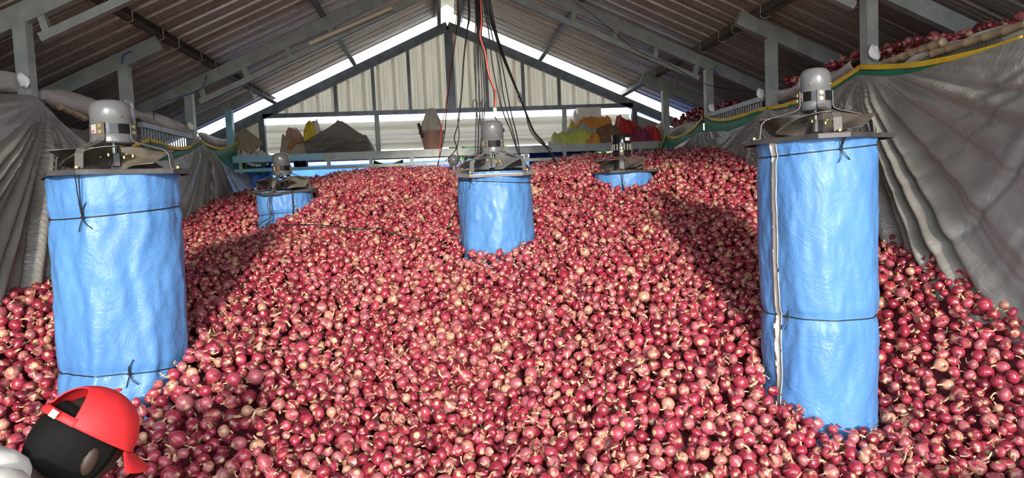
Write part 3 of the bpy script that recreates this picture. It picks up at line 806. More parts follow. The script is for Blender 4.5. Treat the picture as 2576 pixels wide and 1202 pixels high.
# ------------------------------------------------------------------ ducts (blue sleeves) and their fans
def sleeve(key, lab, ties, folds, seed, seam=None, lean=(0, 0), knots=(0.0, 0.0)):
    d = DUCTS[key]; cx, cy, R, z1 = d['x'], d['y'], d['r'], d['z'] - 0.012
    z0 = float(min(hz(cx, cy - R), hz(cx, cy + R), hz(cx - R, cy), hz(cx + R, cy))) - 0.25
    nz, nt = 70, 144
    T = np.linspace(0, 2 * PI, nt, endpoint=False)
    def rad(z, t):
        s = (z1 - z)
        r = R * (1 - 0.03 * np.clip(s / 1.2, 0, 1))
        amp = 0.004 + 0.010 * np.clip(s / 0.3, 0, 1)
        dr = amp * vn(t * 2.3 + seed * 9.1 + 0.5 * vn(z * 3 + seed)) + 0.6 * amp * vn(t * 6.0 + seed * 5 + 0.9 * vn(z * 5)) * folds
        dr = dr + 0.0035 * vn2(t * 9, z * 16, seed) + 0.0022 * vn2(t * 21 + z * 9, z * 30, seed + 2)
        for zt_, sl in ties:
            dz = z - (zt_ + sl * np.sin(t + 0.7 * seed))
            dr = dr - 0.010 * np.exp(-(dz / 0.018) ** 2) - 0.004 * np.exp(-(dz / 0.06) ** 2) * np.abs(vn(t * 9 + seed))
        return r + dr
    # close the noise seam by blending the last tenth of a turn into the first
    def radc(z, t):
        t = np.mod(t, 2 * PI)
        w = np.clip((t - 5.6) / (2 * PI - 5.6), 0, 1); w = w * w * (3 - 2 * w)
        return rad(z, t) * (1 - w) + rad(z, t - 2 * PI) * w
    Z = np.linspace(z0, z1, nz)
    P = np.zeros((nz, nt, 3))
    for i, z in enumerate(Z):
        r = radc(z, T); f = (z1 - z)
        P[i, :, 0] = cx + r * np.cos(T) + lean[0] * f; P[i, :, 1] = cy + r * np.sin(T) + lean[1] * f; P[i, :, 2] = z
    th = thing('air_duct', lab, 'duct', (cx, cy, z0), group='blue tarp ventilation ducts standing in the heap')
    obj('sleeve', MB().grid(P, closed_u=True), 'blue', th, 'all')
    Pi = P[nz // 2:].copy(); ctr = np.stack([cx + lean[0] * (z1 - Z[nz // 2:]), cy + lean[1] * (z1 - Z[nz // 2:])], 1)
    Pi[:, :, :2] = ctr[:, None, :] + (Pi[:, :, :2] - ctr[:, None, :]) * 0.985
    obj('lining', MB().grid(Pi, True, closed_u=True), 'white_in', th, 'all')
    def on(z, t, off=0.004):
        r = float(radc(z, np.array([t]))[0]) + off; f = z1 - z
        return (cx + r * math.cos(t) + lean[0] * f, cy + r * math.sin(t) + lean[1] * f, z)
    for q_, (zt_, sl) in enumerate(ties):
        ring = [on(zt_ + sl * math.sin(t + 0.7 * seed), t, 0.003) for t in T[::2]]
        c = obj('tie_cord', MB().tube(ring, 0.0028, 6, closed=True), 'black', th, 'all')
        tk = math.atan2(-cy, -cx) + knots[q_]      # knot faces the door
        k = on(zt_ + sl * math.sin(tk + 0.7 * seed), tk, 0.008)
        mb = MB()
        for dx, dz in ((0.02, 0.06), (-0.015, -0.055), (0.035, -0.045), (0.002, 0.035)):
            mb.tube(bez([k, (k[0] + dx * 0.4, k[1] - 0.012, k[2] + dz * 0.55), (k[0] + dx, k[1] - 0.006, k[2] + dz)], 4), 0.0022, 5)
        mb.tube([(k[0] - 0.008, k[1], k[2]), (k[0], k[1] - 0.006, k[2] + 0.002), (k[0] + 0.008, k[1], k[2])], [0.004, 0.007, 0.004], 6)
        obj('knot', mb, 'black', c)
        if q_ == 0:
            for da in (-0.035, 0.03):
                zz_ = np.linspace(k[2], z1 + 0.012, 8)
                obj('hanging_cord', MB().tube([on(min(z_, z1), tk + da * (i_ / 7), 0.006 + 0.018 * (i_ / 7)) for i_, z_ in enumerate(zz_)], 0.0022, 5), 'black', c)
    if seam:
        t0, zs0 = seam; zz = np.linspace(z0, z1, 70); rows = []
        for z in zz:
            tt = t0 + 0.015 * math.sin(z * 6); rows.append([on(z, tt + a, 0.004) for a in (-0.075, -0.03, 0.03, 0.075)])
        obj('seam_strip', MB().slab(rows, (-0.001, 0.002, 0)), 'white_in', th, 'all')
        obj('stitching', MB().tube([on(z, t0 + 0.015 * math.sin(z * 6) + 0.055, 0.0075) for z in zz], 0.0022, 5), 'black', th)
    return th, on

def fan(key, lab, rot, tilt=(0, 0), Rm=0.07, top=0.310, style='dome', light=False, blades=0.2, half=0.285, group='fans on the ducts'):
    d = DUCTS[key]
    th = thing('duct_fan', lab, 'fan', (d['x'], d['y'], d['z']), Euler((tilt[0], tilt[1], rot)), group=group, world=False)
    hole = d['r'] * 0.90; h = half * d['r'] / 0.25; cut = h * 0.36
    n = 48; ring_o = []; ring_i = []
    for k in range(n):
        t = 2 * PI * k / n + PI / n; c, s = math.cos(t), math.sin(t)
        L = min(h / max(abs(c), 1e-6), h / max(abs(s), 1e-6), (2 * h - cut) / (abs(c) + abs(s)))
        ring_o.append((L * c, L * s)); ring_i.append((hole * c, hole * s))
    rows = [[(x, y, -0.016) for x, y in ring_o], [(x * 1.004, y * 1.004, 0.0) for x, y in ring_o], [(x, y, 0.004) for x, y in ring_o], [(x, y, 0.004) for x, y in ring_i], [(x, y, -0.05) for x, y in ring_i], [(x * 1.012, y * 1.012, -0.05) for x, y in ring_i], [(x * 1.012, y * 1.012, -0.004) for x, y in ring_i], [(x * 0.985, y * 0.985, -0.004) for x, y in ring_o], [(x * 0.985, y * 0.985, -0.016) for x, y in ring_o], [(x, y, -0.016) for x, y in ring_o]]
    obj('plate', MB().grid(rows, closed_u=True), 'plate_light' if light else 'plate', th)
    z0, z1 = 0.125, top
    if style == 'dome':
        prof = [(0.0, z0), (Rm * 0.93, z0), (Rm, z0 + 0.006), (Rm, z0 + 0.036), (Rm * 0.985, z0 + 0.038), (Rm * 0.985, z0 + 0.080), (Rm, z0 + 0.082), (Rm, z0 + 0.094), (Rm * 1.008, z0 + 0.095), (Rm * 1.008, z1 - 0.050), (Rm * 0.985, z1 - 0.036), (Rm * 0.90, z1 - 0.019), (Rm * 0.74, z1 - 0.007), (Rm * 0.5, z1 - 0.001), (0.0, z1)]
        mo = obj('motor', MB().lathe(prof, 40), 'motor', th, True)
        obj('band', MB().lathe([(Rm * 0.985, z0 + 0.038), (Rm * 0.996, z0 + 0.0385), (Rm * 0.996, z0 + 0.0795), (Rm * 0.985, z0 + 0.08)], 40), 'black_gloss', mo, True)
        for k in range(4):
            t = 0.3 + k * PI / 2; c = Vector((math.cos(t), math.sin(t), 0)); p = c * Rm * 1.0; p.z = z0 + 0.110
            obj('screw', MB().tube([p, p + c * 0.004], 0.0045, 7), 'brass', mo)
        a0 = -PI / 2 - rot - math.atan2(d['x'], d['y']) - 1.02     # nameplate faces the door side
        P = [[(Rm * 1.004 * math.cos(a0 + a), Rm * 1.004 * math.sin(a0 + a), z) for a in np.linspace(-0.22, 0.22, 5)] for z in (z0 + 0.040, z0 + 0.078)]
        npl = obj('nameplate', MB().grid(P), 'nameplate', mo, True)
        P = [[(Rm * 1.008 * math.cos(a0 + a), Rm * 1.008 * math.sin(a0 + a), z) for a in np.linspace(-0.12, 0.10, 4)] for z in (z0 + 0.045, z0 + 0.053)]
        obj('print', MB().grid(P), 'red_print', npl)
    else:
        # finned cylinder motor
        prof = [(0.0, z0 + 0.005), (Rm * 0.9, z0 + 0.005), (Rm * 0.95, z0 + 0.012), (Rm * 0.95, z0 + 0.055), (Rm * 0.88, z0 + 0.056), (Rm * 0.88, z0 + 0.105), (Rm, z0 + 0.106), (Rm, z1 - 0.012), (Rm * 0.93, z1), (0.0, z1)]
        mo = obj('motor', MB().lathe(prof, 40), 'black_gloss', th, True)
        for k in range(30):
            t = 2 * PI * k / 30; c = np.array([math.cos(t), math.sin(t)])
            obj('fin', MB().beam((*(c * Rm * 0.93), z0 + 0.054), (*(c * Rm * 0.93), z0 + 0.107), 0.0035, Rm * 0.14, (c[0], c[1], 0)), 'nameplate' if k % 2 else 'black', mo)
        a0 = -PI / 2 - rot - math.atan2(d['x'], d['y']) + 0.75
        P = [[(Rm * 1.01 * math.cos(a0 + a), Rm * 1.01 * math.sin(a0 + a), z) for a in np.linspace(-0.32, 0.32, 5)] for z in (z1 - 0.055, z1 - 0.028)]
        obj('nameplate', MB().grid(P), 'white', mo, True)
    obj('shaft', MB().tube([(0, 0, 0.045), (0, 0, z0 + 0.004)], 0.010, 12), 'chrome', th, True)
    # strap brackets, vertical on the motor, out and down to the plate
    foot = hole + 0.022
    for k in range(4):
        t = PI / 4 + k * PI / 2 + 0.12; c = np.array([math.cos(t), math.sin(t), 0.0]); sd = np.array([-math.sin(t), math.cos(t), 0.0])
        path = [(Rm + 0.002, z0 + 0.084), (Rm + 0.002, z0 + 0.022), (Rm + 0.008, z0 + 0.008), (Rm + 0.03, z0 - 0.003), (foot - 0.055, z0 - 0.026), (foot - 0.026, z0 - 0.036), (foot - 0.010, z0 - 0.056), (foot - 0.003, 0.012), (foot + 0.002, 0.008), (foot + 0.03, 0.0075)]
        rows = [[c * r_ + sd * w + np.array([0, 0, z]) for w in (-0.017, 0.017)] for r_, z in path]
        off = c * 0.004 + np.array([0, 0, 0.0015])
        br = obj('bracket', MB().slab(rows, off), 'bracket' if not light else 'bracket_grey', th)
        for zz in (z0 + 0.045, z0 + 0.070):
            p = c * (Rm + 0.005) + np.array([0, 0, zz]); obj('bolt', MB().tube([p, p + c * 0.005], 0.0085, 10), 'brass', br)
        p = c * (foot + 0.018); obj('bolt', MB().tube([p + np.array([0, 0, 0.010]), p + np.array([0, 0, 0.019])], 0.008, 6), 'brass', br)
    # hub and broad twisted blades
    obj('hub', MB().box((-0.045, -0.012, 0.030), (0.045, 0.012, 0.082)).box((-0.012, -0.045, 0.030), (0.012, 0.045, 0.082)).tube([(0, 0, 0.03), (0, 0, 0.085)], 0.024, 14), 'plate' if not light else 'bracket', th)
    nb = 4
    for k in range(nb):
        t0 = blades + k * 2 * PI / nb; rows = []
        for i in range(8):
            u = i / 7; r_ = 0.030 + u * (hole - 0.020)
            half_a = (0.30 + 0.36 * math.sin(min(1, u * 1.25) * PI / 2)) * (1 - 0.25 * max(0, u - 0.75) / 0.25)
            row = []
            for j in range(7):
                v = j / 6 * 2 - 1; a = t0 + v * half_a + 0.22 * u
                row.append((r_ * math.cos(a), r_ * math.sin(a), 0.062 + 0.052 * v * (1 - 0.35 * u) + 0.018 * (1 - v * v) * u))
            rows.append(row)
        bl = obj('blade', MB().slab(rows, (0, 0, 0.0022)), 'blade' if not light else 'bracket_grey', th, True)
        for r_, dv in ((0.05, -0.15), (0.05, 0.2), (0.085, 0.0)):
            a = t0 + dv; z = 0.064 + 0.03 * dv; p = (r_ * math.cos(a), r_ * math.sin(a), z)
            obj('bolt', MB().tube([p, (p[0], p[1], z + 0.012)], 0.006, 6), 'brass', bl)
    if light:
        mb = MB()
        for q in np.linspace(-0.17, 0.17, 8):
            L = math.sqrt(max(hole * hole - q * q, 0)); mb.tube([(q, -L, 0.0), (q, L, 0.0)], 0.002, 4); 
        for q in (-0.12, 0.0, 0.12):
            L = math.sqrt(max(hole * hole - q * q, 0)); mb.tube([(-L, q, -0.003), (L, q, -0.003)], 0.002, 4)
        obj('guard_wire', mb, 'black', th)
    return th

sleeve('near', 'tall blue tarp duct without a seam strip, standing behind the red cap', [(0.005, 0.020), (-0.665, -0.02)], 0.7, 1, lean=(-0.02, 0), knots=(-0.5, 0.03))
fan('near', 'grey dome-motored fan on the tall duct behind the red cap', math.radians(32.6), (0, 0), 0.082, blades=0.75, half=0.262)
th_seam, on_seam = sleeve('seam', 'tallest blue tarp duct with a white stitched seam strip down its side', [(0.14, 0.018), (-0.58, -0.008)], 0.35, 2, knots=(0.4, -0.55), seam=(math.atan2(-2.84, -1.667) - 0.74, 0))
fan('seam', 'grey dome-motored fan on the white-seamed duct', math.radians(27.7), (0, 0), 0.066, blades=0.1, half=0.262)
sleeve('mid', 'pale-dusted blue tarp duct in the middle of the heap', [(0.105, -0.02)], 0.25, 3, knots=(-0.65,))
fan('mid', 'light grey fan on the duct in the middle of the heap', math.radians(-1.4), (math.radians(7), 0), 0.073, top=0.335, light=True, blades=0.45, half=0.258)
sleeve('slump', 'half-buried slumped blue tarp duct beside the scalloped green net', [(-0.075, 0.02)], 1.2, 4, lean=(0.03, 0), knots=(0.25,))
fan('slump', 'dusty fan tilted on the slumped half-buried duct', math.radians(31), (math.radians(4), math.radians(-4)), 0.070, light=False, blades=0.9, half=0.262)
sleeve('low', 'blue tarp duct buried almost to its rim in front of the shelf of sacks', [(0.02, 0.0)], 0.8, 5)
fan('low', 'fan with black finned motor on the duct buried to its rim', math.radians(22.7), (0, 0), 0.080, half=0.262, style='finned', blades=0.15)

# ------------------------------------------------------------------ tarps hung along the post rows
def lin(pts):
    """pixel polyline on a wall plane -> sorted (y, z) arrays"""
    a = np.array(sorted([(p[1], p[2]) for p in pts])); return a[:, 0], a[:, 1]
def smooth_interp(y, ys, zs, w=0.05):
    return sum(np.interp(y + k * w, ys, zs) for k in (-1, -0.5, 0, 0.5, 1)) / 5
def hung_sheet(X, sgn, y0, y1, ys, zs, anchors, zb, ny, nz, amp, seed):
    """sheet hung from anchors: folds fan out below every anchor; sgn points into the shed"""
    Yv = np.linspace(y0, y1, ny); top = smooth_interp(Yv, ys, zs, 0.03)
    P = np.zeros((nz, ny, 3))
    bot = zb(Yv)
    for i in range(nz):
        t = i / (nz - 1); Z = top * (1 - t) + bot * t
        off = 0.012 * vn2(Yv * 2.2, Z * 2.2, seed) + 0.003 * vn2(Yv * 9 + Z * 3, Z * 7, seed + 1)
        for k, (ya, za, reach, nf, am) in enumerate(anchors):
            dy = Yv - ya; dz = za - Z
            r = np.sqrt(dy ** 2 + dz ** 2) + 1e-4; th = np.arctan2(dy, np.maximum(dz, 0.0) + 0.02)
            w = np.exp(-(r / reach) ** 2) * np.clip(r / 0.30, 0, 1) * np.clip(1.45 - np.abs(th), 0, 1)
            fold = np.abs(vn(th * nf + 31 * k + seed)) * 1.5 - 0.55 + 0.16 * vn(th * nf * 2.6 + 7 * k)
            off = off + am * amp * w * fold * (0.35 + np.clip(r, 0, 1.2))
        off = np.maximum(off + 0.04 * min(1.0, t * 8), -0.006)
        P[i, :, 0] = X + sgn * off; P[i, :, 1] = Yv; P[i, :, 2] = Z
    return P
def strip(X, sgn, y0, y1, ysT, zsT, drop, ny, seed, z_shift=0.0):
    Yv = np.linspace(y0, y1, ny); top = np.interp(Yv, ysT, zsT) + z_shift
    rows = []
    for t in np.linspace(0, 1, 6):
        rows.append(np.stack([X + sgn * (0.010 * vn(Yv * 3 + seed) + 0.010 * t * vn(Yv * 7 + seed)), Yv, top - t * (drop(Yv) if callable(drop) else drop)], 1))
    return np.stack(rows)
# towards the red sacks: silver tarp
rt_px = [(1668, 392), (1700, 368), (1740, 345), (1768, 331), (1776, 331), (1830, 330), (1880, 312), (1915, 285), (1930, 272), (1945, 280), (2010, 268), (2080, 238), (2130, 205), (2163, 186), (2175, 189), (2230, 191), (2270, 188), (2310, 180), (2350, 166), (2433, 141), (2500, 118), (2576, 92)]
ysr, zsr = lin([PX(a, b, XR - 0.045) for a, b in rt_px]); 
ysr = np.concatenate([[0.6], ysr]); zsr = np.concatenate([[zsr[0] + 0.02], zsr])
anc_r = [(PYR[0] + 0.02, 0.70, 1.8, 13.0, 0.85), (PYR[1], 0.60, 0.8, 16, 0.75), (PYR[2], 0.62, 0.65, 16, 0.7), (2.0, 0.75, 1.2, 11, 0.5)]
P = hung_sheet(XR - 0.045, -1, 1.2, 7.62, ysr, zsr, anc_r, lambda y: hz(np.full_like(y, XR), np.maximum(y, 1.7)) - 0.35, 600, 150, 0.13, 3)
obj('silver_tarp', MB().slab(P[:, ::-1], (0.004, 0, 0)), 'silver', smooth='all', label='big silver-grey tarp hung in radiating folds beside the white-seamed duct', cat='tarp')
# on the other row
lt_px = [(0, 236), (40, 236), (85, 240), (98, 246), (115, 262), (150, 300), (200, 345), (260, 385), (330, 402), (400, 404), (440, 400), (475, 385), (500, 368), (511, 364), (525, 378), (560, 408), (600, 435), (640, 440)]
ysl, zsl = lin([PX(a, b, XL + 0.045) for a, b in lt_px])
ysl = np.concatenate([[0.6], ysl]); zsl = np.concatenate([[zsl[0]], zsl])
anc_l = [(PYL[0] + 0.03, 0.66, 1.15, 15, 0.75), (PYL[2] + 0.05, 0.68, 0.85, 14, 0.9), (PYL[1] - 0.3, 0.25, 0.5, 6, 0.4)]
P = hung_sheet(XL + 0.045, 1, 1.2, 8.5, ysl, zsl, anc_l, lambda y: hz(np.full_like(y, XL), np.maximum(y, 1.7)) - 0.35, 600, 150, 0.12, 8)
obj('silver_tarp', MB().slab(P, (-0.004, 0, 0)), 'silver', smooth='all', label='silver-grey tarp gathered at the posts behind the seamless near duct', cat='tarp')
# green shade net with yellow hem, scalloped between the posts
def scallop(X, sgn, pxs, drop, lab, seed, end_fold=False):
    ysT, zsT = lin([PX(a, b, X) for a, b in pxs])
    th = thing('shade_net', lab, 'shade net', (X, float(ysT.mean()), float(zsT.min()) - 0.3), group='green shade net stretches along the tarp walls')
    q = bez([(0, y, z) for y, z in zip(ysT, zsT)], 8); yy = np.array([p[1] for p in q]); zz = np.array([p[2] for p in q])
    o = np.argsort(yy); yy, zz = yy[o], zz[o]
    g = strip(X, sgn, yy[0], yy[-1], yy, zz, drop, 60, seed, -0.02)
    obj('net', MB().slab(g if sgn > 0 else g[:, ::-1], (-sgn * 0.003, 0, 0)), 'green', th, 'all')
    hm = strip(X + sgn * 0.005, sgn, yy[0], yy[-1], yy, zz, 0.030, 60, seed)
    obj('hem', MB().slab(hm if sgn > 0 else hm[:, ::-1], (-sgn * 0.003, 0, 0)), 'yellow', th, 'all')
    return th
GXr, GXl = XR - 0.022, XL + 0.022
scallop(GXr, -1, [(2163, 161), (2200, 162), (2250, 160), (2300, 156), (2350, 148), (2433, 130), (2500, 112), (2576, 88)], 0.16, 'long yellow-hemmed green net along the big silver tarp top under bamboo', 1)
scallop(GXr, -1, [(1932, 268), (1980, 258), (2050, 232), (2110, 198), (2161, 163)], 0.14, 'narrow yellow-hemmed green net rising behind the white-seamed duct fan', 2)
scallop(GXr, -1, [(1772, 290), (1795, 296), (1830, 296), (1870, 285), (1905, 274), (1928, 268)], 0.32, 'yellow-hemmed green net below the pale barred fence past the white-seamed duct', 3)
scallop(GXr, -1, [(1677, 340), (1700, 343), (1730, 330), (1755, 308), (1768, 292)], 0.34, 'yellow-hemmed green net beside the shelf of red sacks', 4)
scallop(GXl, 1, [(505, 351), (525, 362), (550, 370), (575, 366), (598, 356)], 0.42, 'yellow-hemmed green net between tie post and pale blue post', 5)
scallop(GXl, 1, [(378, 347), (410, 358), (440, 368), (470, 367), (490, 358), (503, 350)], 0.36, 'yellow-hemmed green net below the barred fence behind the near fan', 6)
scallop(GXl, 1, [(300, 366), (322, 362), (345, 357), (365, 351), (377, 347)], 0.30, 'short yellow-hemmed green net piece hidden behind the near fan', 7)
# yellow-edged end fold of the net where it meets the shelf
for sgn, X, pa, pb, lab in ((1, GXl, (602, 356), (615, 430), 'folded yellow-edged green net end hanging by the pale blue post'), (-1, GXr, (1676, 340), (1666, 375), 'folded yellow-edged green net end hanging by the red sacks')):
    a = PX(*pa, X); b = PX(*pb, X)
    th = thing('net_end', lab, 'shade net', tuple(b))
    rows = []
    for t in np.linspace(0, 1, 10):
        p = a * (1 - t) + b * t
        rows.append([(p[0] + sgn * 0.03 * (0.1 + t) * math.sin(k * 1.9), p[1] + (k - 2) * 0.03 * (0.25 + t), p[2]) for k in range(5)])
    obj('net', MB().slab(rows, (0.003, 0, 0)), 'green', th, 'all')
    hem = [[(r[1][0] + sgn * 0.012 + dx, r[1][1] - 0.012 + dy, r[1][2]) for dx, dy in ((0, -0.014), (sgn * 0.004, 0.014))] for r in rows]
    obj('hem', MB().slab(hem, (0.003, 0, 0)), 'yellow', th, 'all')

# rolled white tarp along the fence tops
def roll(X, pxs, r, lab, seed, group='rolled tarps along the fence tops'):
    pts = bez([PX(a, b, X) for a, b in pxs], 6); n = len(pts); nt = 20
    P = []
    for i, p in enumerate(pts):
        a = pts[max(i - 1, 0)]; b = pts[min(i + 1, n - 1)]; d = (b - a) / np.linalg.norm(b - a)
        sx = np.cross(d, [0, 0, 1.0]); sx /= np.linalg.norm(sx); up = np.cross(sx, d); e = min(i, n - 1 - i) / (n * 0.18)
        rr = r * (0.45 + 0.55 * min(1, e))
        row = []
        for k in range(nt):
            t = 2 * PI * k / nt
            q = rr * (1 + 0.14 * float(vn(np.array(t * 1.4 + i * 0.12 + seed * 5))) + 0.10 * math.sin(3 * t + i * 0.35) + 0.22 * max(0, math.cos(t - 1.1 - i * 0.05)) ** 6)
            row.append(p + sx * math.cos(t) * q * 0.85 + up * math.sin(t) * q)
        P.append(row)
    mb = MB().grid(P, closed_u=True)
    mb.f.append(tuple(range(nt))[::-1]); mb.f.append(tuple((n - 1) * nt + k for k in range(nt)))
    return obj('rolled_tarp', mb, 'white_tarp', smooth=True, label=lab, cat='rolled tarp', group=group)
roll(XL - 0.10, [(-120, 190), (-40, 207), (30, 214), (72, 217)], 0.055, 'rolled pale tarp at the edge above the crinkled silver tarp', 1)
roll(XL - 0.10, [(108, 238), (150, 252), (200, 263), (260, 276), (310, 285), (345, 288)], 0.06, 'rolled pale tarp behind the near fan motor', 2)
roll(XL - 0.10, [(350, 290), (385, 304), (420, 315), (455, 325), (492, 333)], 0.055, 'rolled pale tarp lying on the barred fence', 3)
roll(XL - 0.10, [(502, 338), (525, 352), (550, 360), (582, 364)], 0.045, 'rolled pale tarp ending at the pale blue post', 4)
# tied tarp corners (small pale ears) beside posts
for k, (X, a, b, s_, lab) in enumerate(((XL - 0.02, 66, 206, 0.045, 'white tarp ear tied to the near post above the crinkled tarp'), (XL - 0.02, 326, 268, 0.045, 'white tarp ear tied to the post at the fence start'), (XL - 0.02, 481, 319, 0.04, 'white tarp ear tied to the post by the lattice truss'),
                                        (XR + 0.02, 2192, 135, 0.05, 'white tag tied beside the post under the onion ledge'), (XR + 0.02, 1911, 238, 0.05, 'white plastic tag hung on the post at the fence end'), (XR + 0.02, 1788, 272, 0.045, 'white oval tag beside the post over the green net'))):
    p = PX(a, b, X); sg = 1 if X < 0 else -1
    m = []
    for i in range(7):
        v = i / 6; w = math.sin(PI * (0.12 + 0.8 * v)) ** 0.7
        m.append([(p[0] + sg * 0.012 + (j - 2) * 0.5 * s_ * w * 0.75, p[1] - 0.05 + 0.006 * math.sin(j + i), p[2] + (v - 0.4) * s_ * 1.7 - 0.004 * j) for j in range(5)])
    obj('tarp_ear', MB().slab(m, (0, 0.004, 0)), 'white', smooth='all', label=lab, cat='tag')

# barred fence panels
def fence(X, pa, pb, drop, nb, lab):
    a = PX(*pa, X); b = PX(*pb, X); z1 = (a[2] + b[2]) / 2
    a[2] = b[2] = z1
    root = thing('barred_fence', lab, 'fence', tuple((a + b) / 2 - np.array([0, 0, drop])), group='barred fence panels')
    obj('top_rail', MB().beam(a, b, 0.04, 0.04), 'grille', root)
    obj('bottom_rail', MB().beam(a - [0, 0, drop], b - [0, 0, drop], 0.04, 0.03), 'grille', root)
    for k in range(nb):
        p = a + (b - a) * ((k + 0.5) / nb)
        obj('bar', MB().box((p[0] - 0.004, p[1] - 0.007, z1 - drop), (p[0] + 0.004, p[1] + 0.007, z1 - 0.015)), 'grille', root)
fence(XL - 0.02, (352, 312), (498, 350), 0.50, 23, 'pale barred fence panel above the scalloped green net near the tied posts')
fence(XR + 0.02, (1783, 291), (1918, 248), 0.50, 24, 'pale barred fence panel past the white-seamed duct fan')

# neighbouring bin on the sack side: lipped white tarp and onions showing over it
def ledge_lip(pxs, lab, hgt, seed):
    X = XR + 0.08; pts = bez([PX(a, b, X) for a, b in pxs], 6); P = []
    for i, p in enumerate(pts):
        row = []
        for k in range(9):
            t = k / 8
            row.append((p[0] - 0.05 * math.sin(t * PI) + 0.03 * float(vn(np.array(i * 0.3 + k * 0.4 + seed))) + 0.30 * max(0, 0.25 - t), p[1], p[2] + 0.01 - t * hgt + 0.012 * math.sin(i * 0.5 + seed)))
        P.append(row)
    obj('tarp_lip', MB().slab(P, (0.004, 0, 0)), 'white_tarp', smooth='all', label=lab, cat='tarp', group='white tarp lips of the neighbouring onion bin')
ledge_lip([(2193, 160), (2250, 146), (2320, 128), (2380, 104), (2450, 84), (2520, 64), (2620, 30)], 'white tarp lip under bamboo poles along the onion ledge', 0.12, 1)
ledge_lip([(1944, 232), (1990, 216), (2050, 196), (2110, 168), (2158, 150)], 'white tarp lip rising behind the white-seamed duct motor', 0.10, 2)
ledge_lip([(1676, 322), (1700, 318), (1735, 308), (1768, 298)], 'white tarp lip by the shelf of red sacks', 0.16, 3)
side_px = [(1690, 312), (1720, 296), (1765, 282), (1945, 215), (2000, 200), (2060, 182), (2120, 160), (2160, 144), (2196, 144), (2240, 130), (2300, 116), (2330, 106), (2400, 88), (2470, 68), (2560, 36)]
ysd, zsd = lin([PX(a, b, XR + 0.16) for a, b in side_px])
SP = []
g2 = np.random.default_rng(5)
for k in range(3200):
    y = g2.uniform(2.2, 7.7); x = g2.uniform(XR + 0.13, XR + 0.6); r = float(np.clip(g2.normal(0.027, 0.004), 0.019, 0.036))
    if 5.12 < y < 6.3: continue
    top = float(np.interp(y, ysd, zsd)) + 0.025 + 0.10 * (x - XR - 0.14) + 0.03 * float(vn(np.array(y * 2.1)))
    z = top - g2.uniform(0, 0.10)
    if all((x - a) ** 2 + (y - b) ** 2 + (z - c) ** 2 > (r + q) ** 2 * 0.85 for a, b, c, q in SP): SP.append((x, y, z, r))
SP = np.array(SP); n2 = len(SP)
bulk(np.arange(n2), np.full(n2, 2), 'side_onion_bin', 'red onions heaped in the neighbouring bin above the silver tarp edge', 'onion heap', P=SP[:, :3], r=SP[:, 3])
obj('side_box', MB().box((XR + 0.12, 1.0, GZ), (ER - 0.02, 5.1, 0.50)).box((XR + 0.12, 6.32, GZ), (ER - 0.02, 7.9, 0.42)), 'core', kind='structure', label='inside of the neighbouring onion bin', cat='bin')

obj('side_box', MB().box((EL + 0.02, 1.0, GZ), (XL - 0.20, 7.8, 0.60)), 'dark_tarp', kind='structure', label='dark covered bin behind the barred fence and rolled tarps', cat='bin')  # added box, stops daylight from the gable gap showing between the fence bars

# bamboo poles on the ledge, and a wooden pole behind the near fan
def bamboo(X, pa, pb, r, lab, n=7):
    a = PX(*pa, X); b = PX(*pb, X); pts = []; rs = []
    for k in range(n):
        for e, q in ((-0.006, 1.0), (0.0, 1.13), (0.006, 1.0)):
            t = k / (n - 1); pts.append(a + (b - a) * t + (b - a) / np.linalg.norm(b - a) * e); rs.append(r * q)
    obj('bamboo_pole', MB().tube(pts, rs, 12), 'bamboo', smooth='all', label=lab, cat='pole', group='bamboo poles on the bin edges')
bamboo(XR + 0.02, (2228, 158), (2372, 106), 0.022, 'thick bamboo pole lying along the white tarp lip by the post')
bamboo(XR + 0.015, (2348, 134), (2640, 42), 0.020, 'long bamboo pole running out of view along the ledge')
bamboo(XL - 0.06, (150, 268), (212, 297), 0.022, 'dark pole end below the rolled tarp behind the near motor', 4)
# chain-link strip under the bamboo
mb = MB(); a = PX(2240, 166, XR + 0.03); b = PX(2600, 62, XR + 0.03); n = 40
for k in range(n):
    for s_ in (-1, 1):
        p = a + (b - a) * (k / n); q = a + (b - a) * ((k + 1.4) / n)
        if s_ > 0: mb.tube([p + [0, 0, -0.06], q + [0, 0, 0.02]], 0.0022, 4)
        else: mb.tube([p + [0.004, 0, 0.02], q + [0.004, 0, -0.06]], 0.0022, 4)
obj('chain_link', mb, 'steel_brown', label='strip of chain-link mesh below the bamboo poles', cat='mesh', kind='stuff')

# ------------------------------------------------------------------ back shelf
SY0, SY1 = 7.75, 8.85; SZ = 0.575
sh = thing('storage_shelf', 'long steel-edged shelf across the gable end holding sacks and a pot', 'shelf', (0, SY0, 0.4))
obj('front_beam', MB().box((-1.30, SY0 - 0.03, SZ - 0.085), (XR + 0.02, SY0 + 0.03, SZ)), 'steel', sh)
obj('front_beam', MB().box((XL - 0.02, SY0 - 0.03, SZ - 0.075), (-1.30, SY0 + 0.03, SZ)), 'blue_paint', sh)
obj('lower_rail', MB().box((XL - 0.02, SY0 - 0.02, 0.395), (-1.25, SY0 + 0.02, 0.43)), 'blue_paint', sh)
obj('lower_rail', MB().box((-1.25, SY0 - 0.02, 0.395), (XR + 0.02, SY0 + 0.02, 0.43)), 'steel', sh)
for x in (-1.25, -0.78, -0.32, 0.14, 0.60, 1.00, 1.45, 1.92, 2.36):
    obj('strut', MB().box((x - 0.02, SY0 - 0.018, 0.43), (x + 0.02, SY0 + 0.018, SZ - 0.08)), 'steel', sh)
for k in range(7):
    y = SY0 + 0.04 + k * 0.155
    obj('plank', MB().box((XL, y, SZ - 0.03), (XR, y + 0.145, SZ - 0.002)), 'board' if k else 'steel', sh)

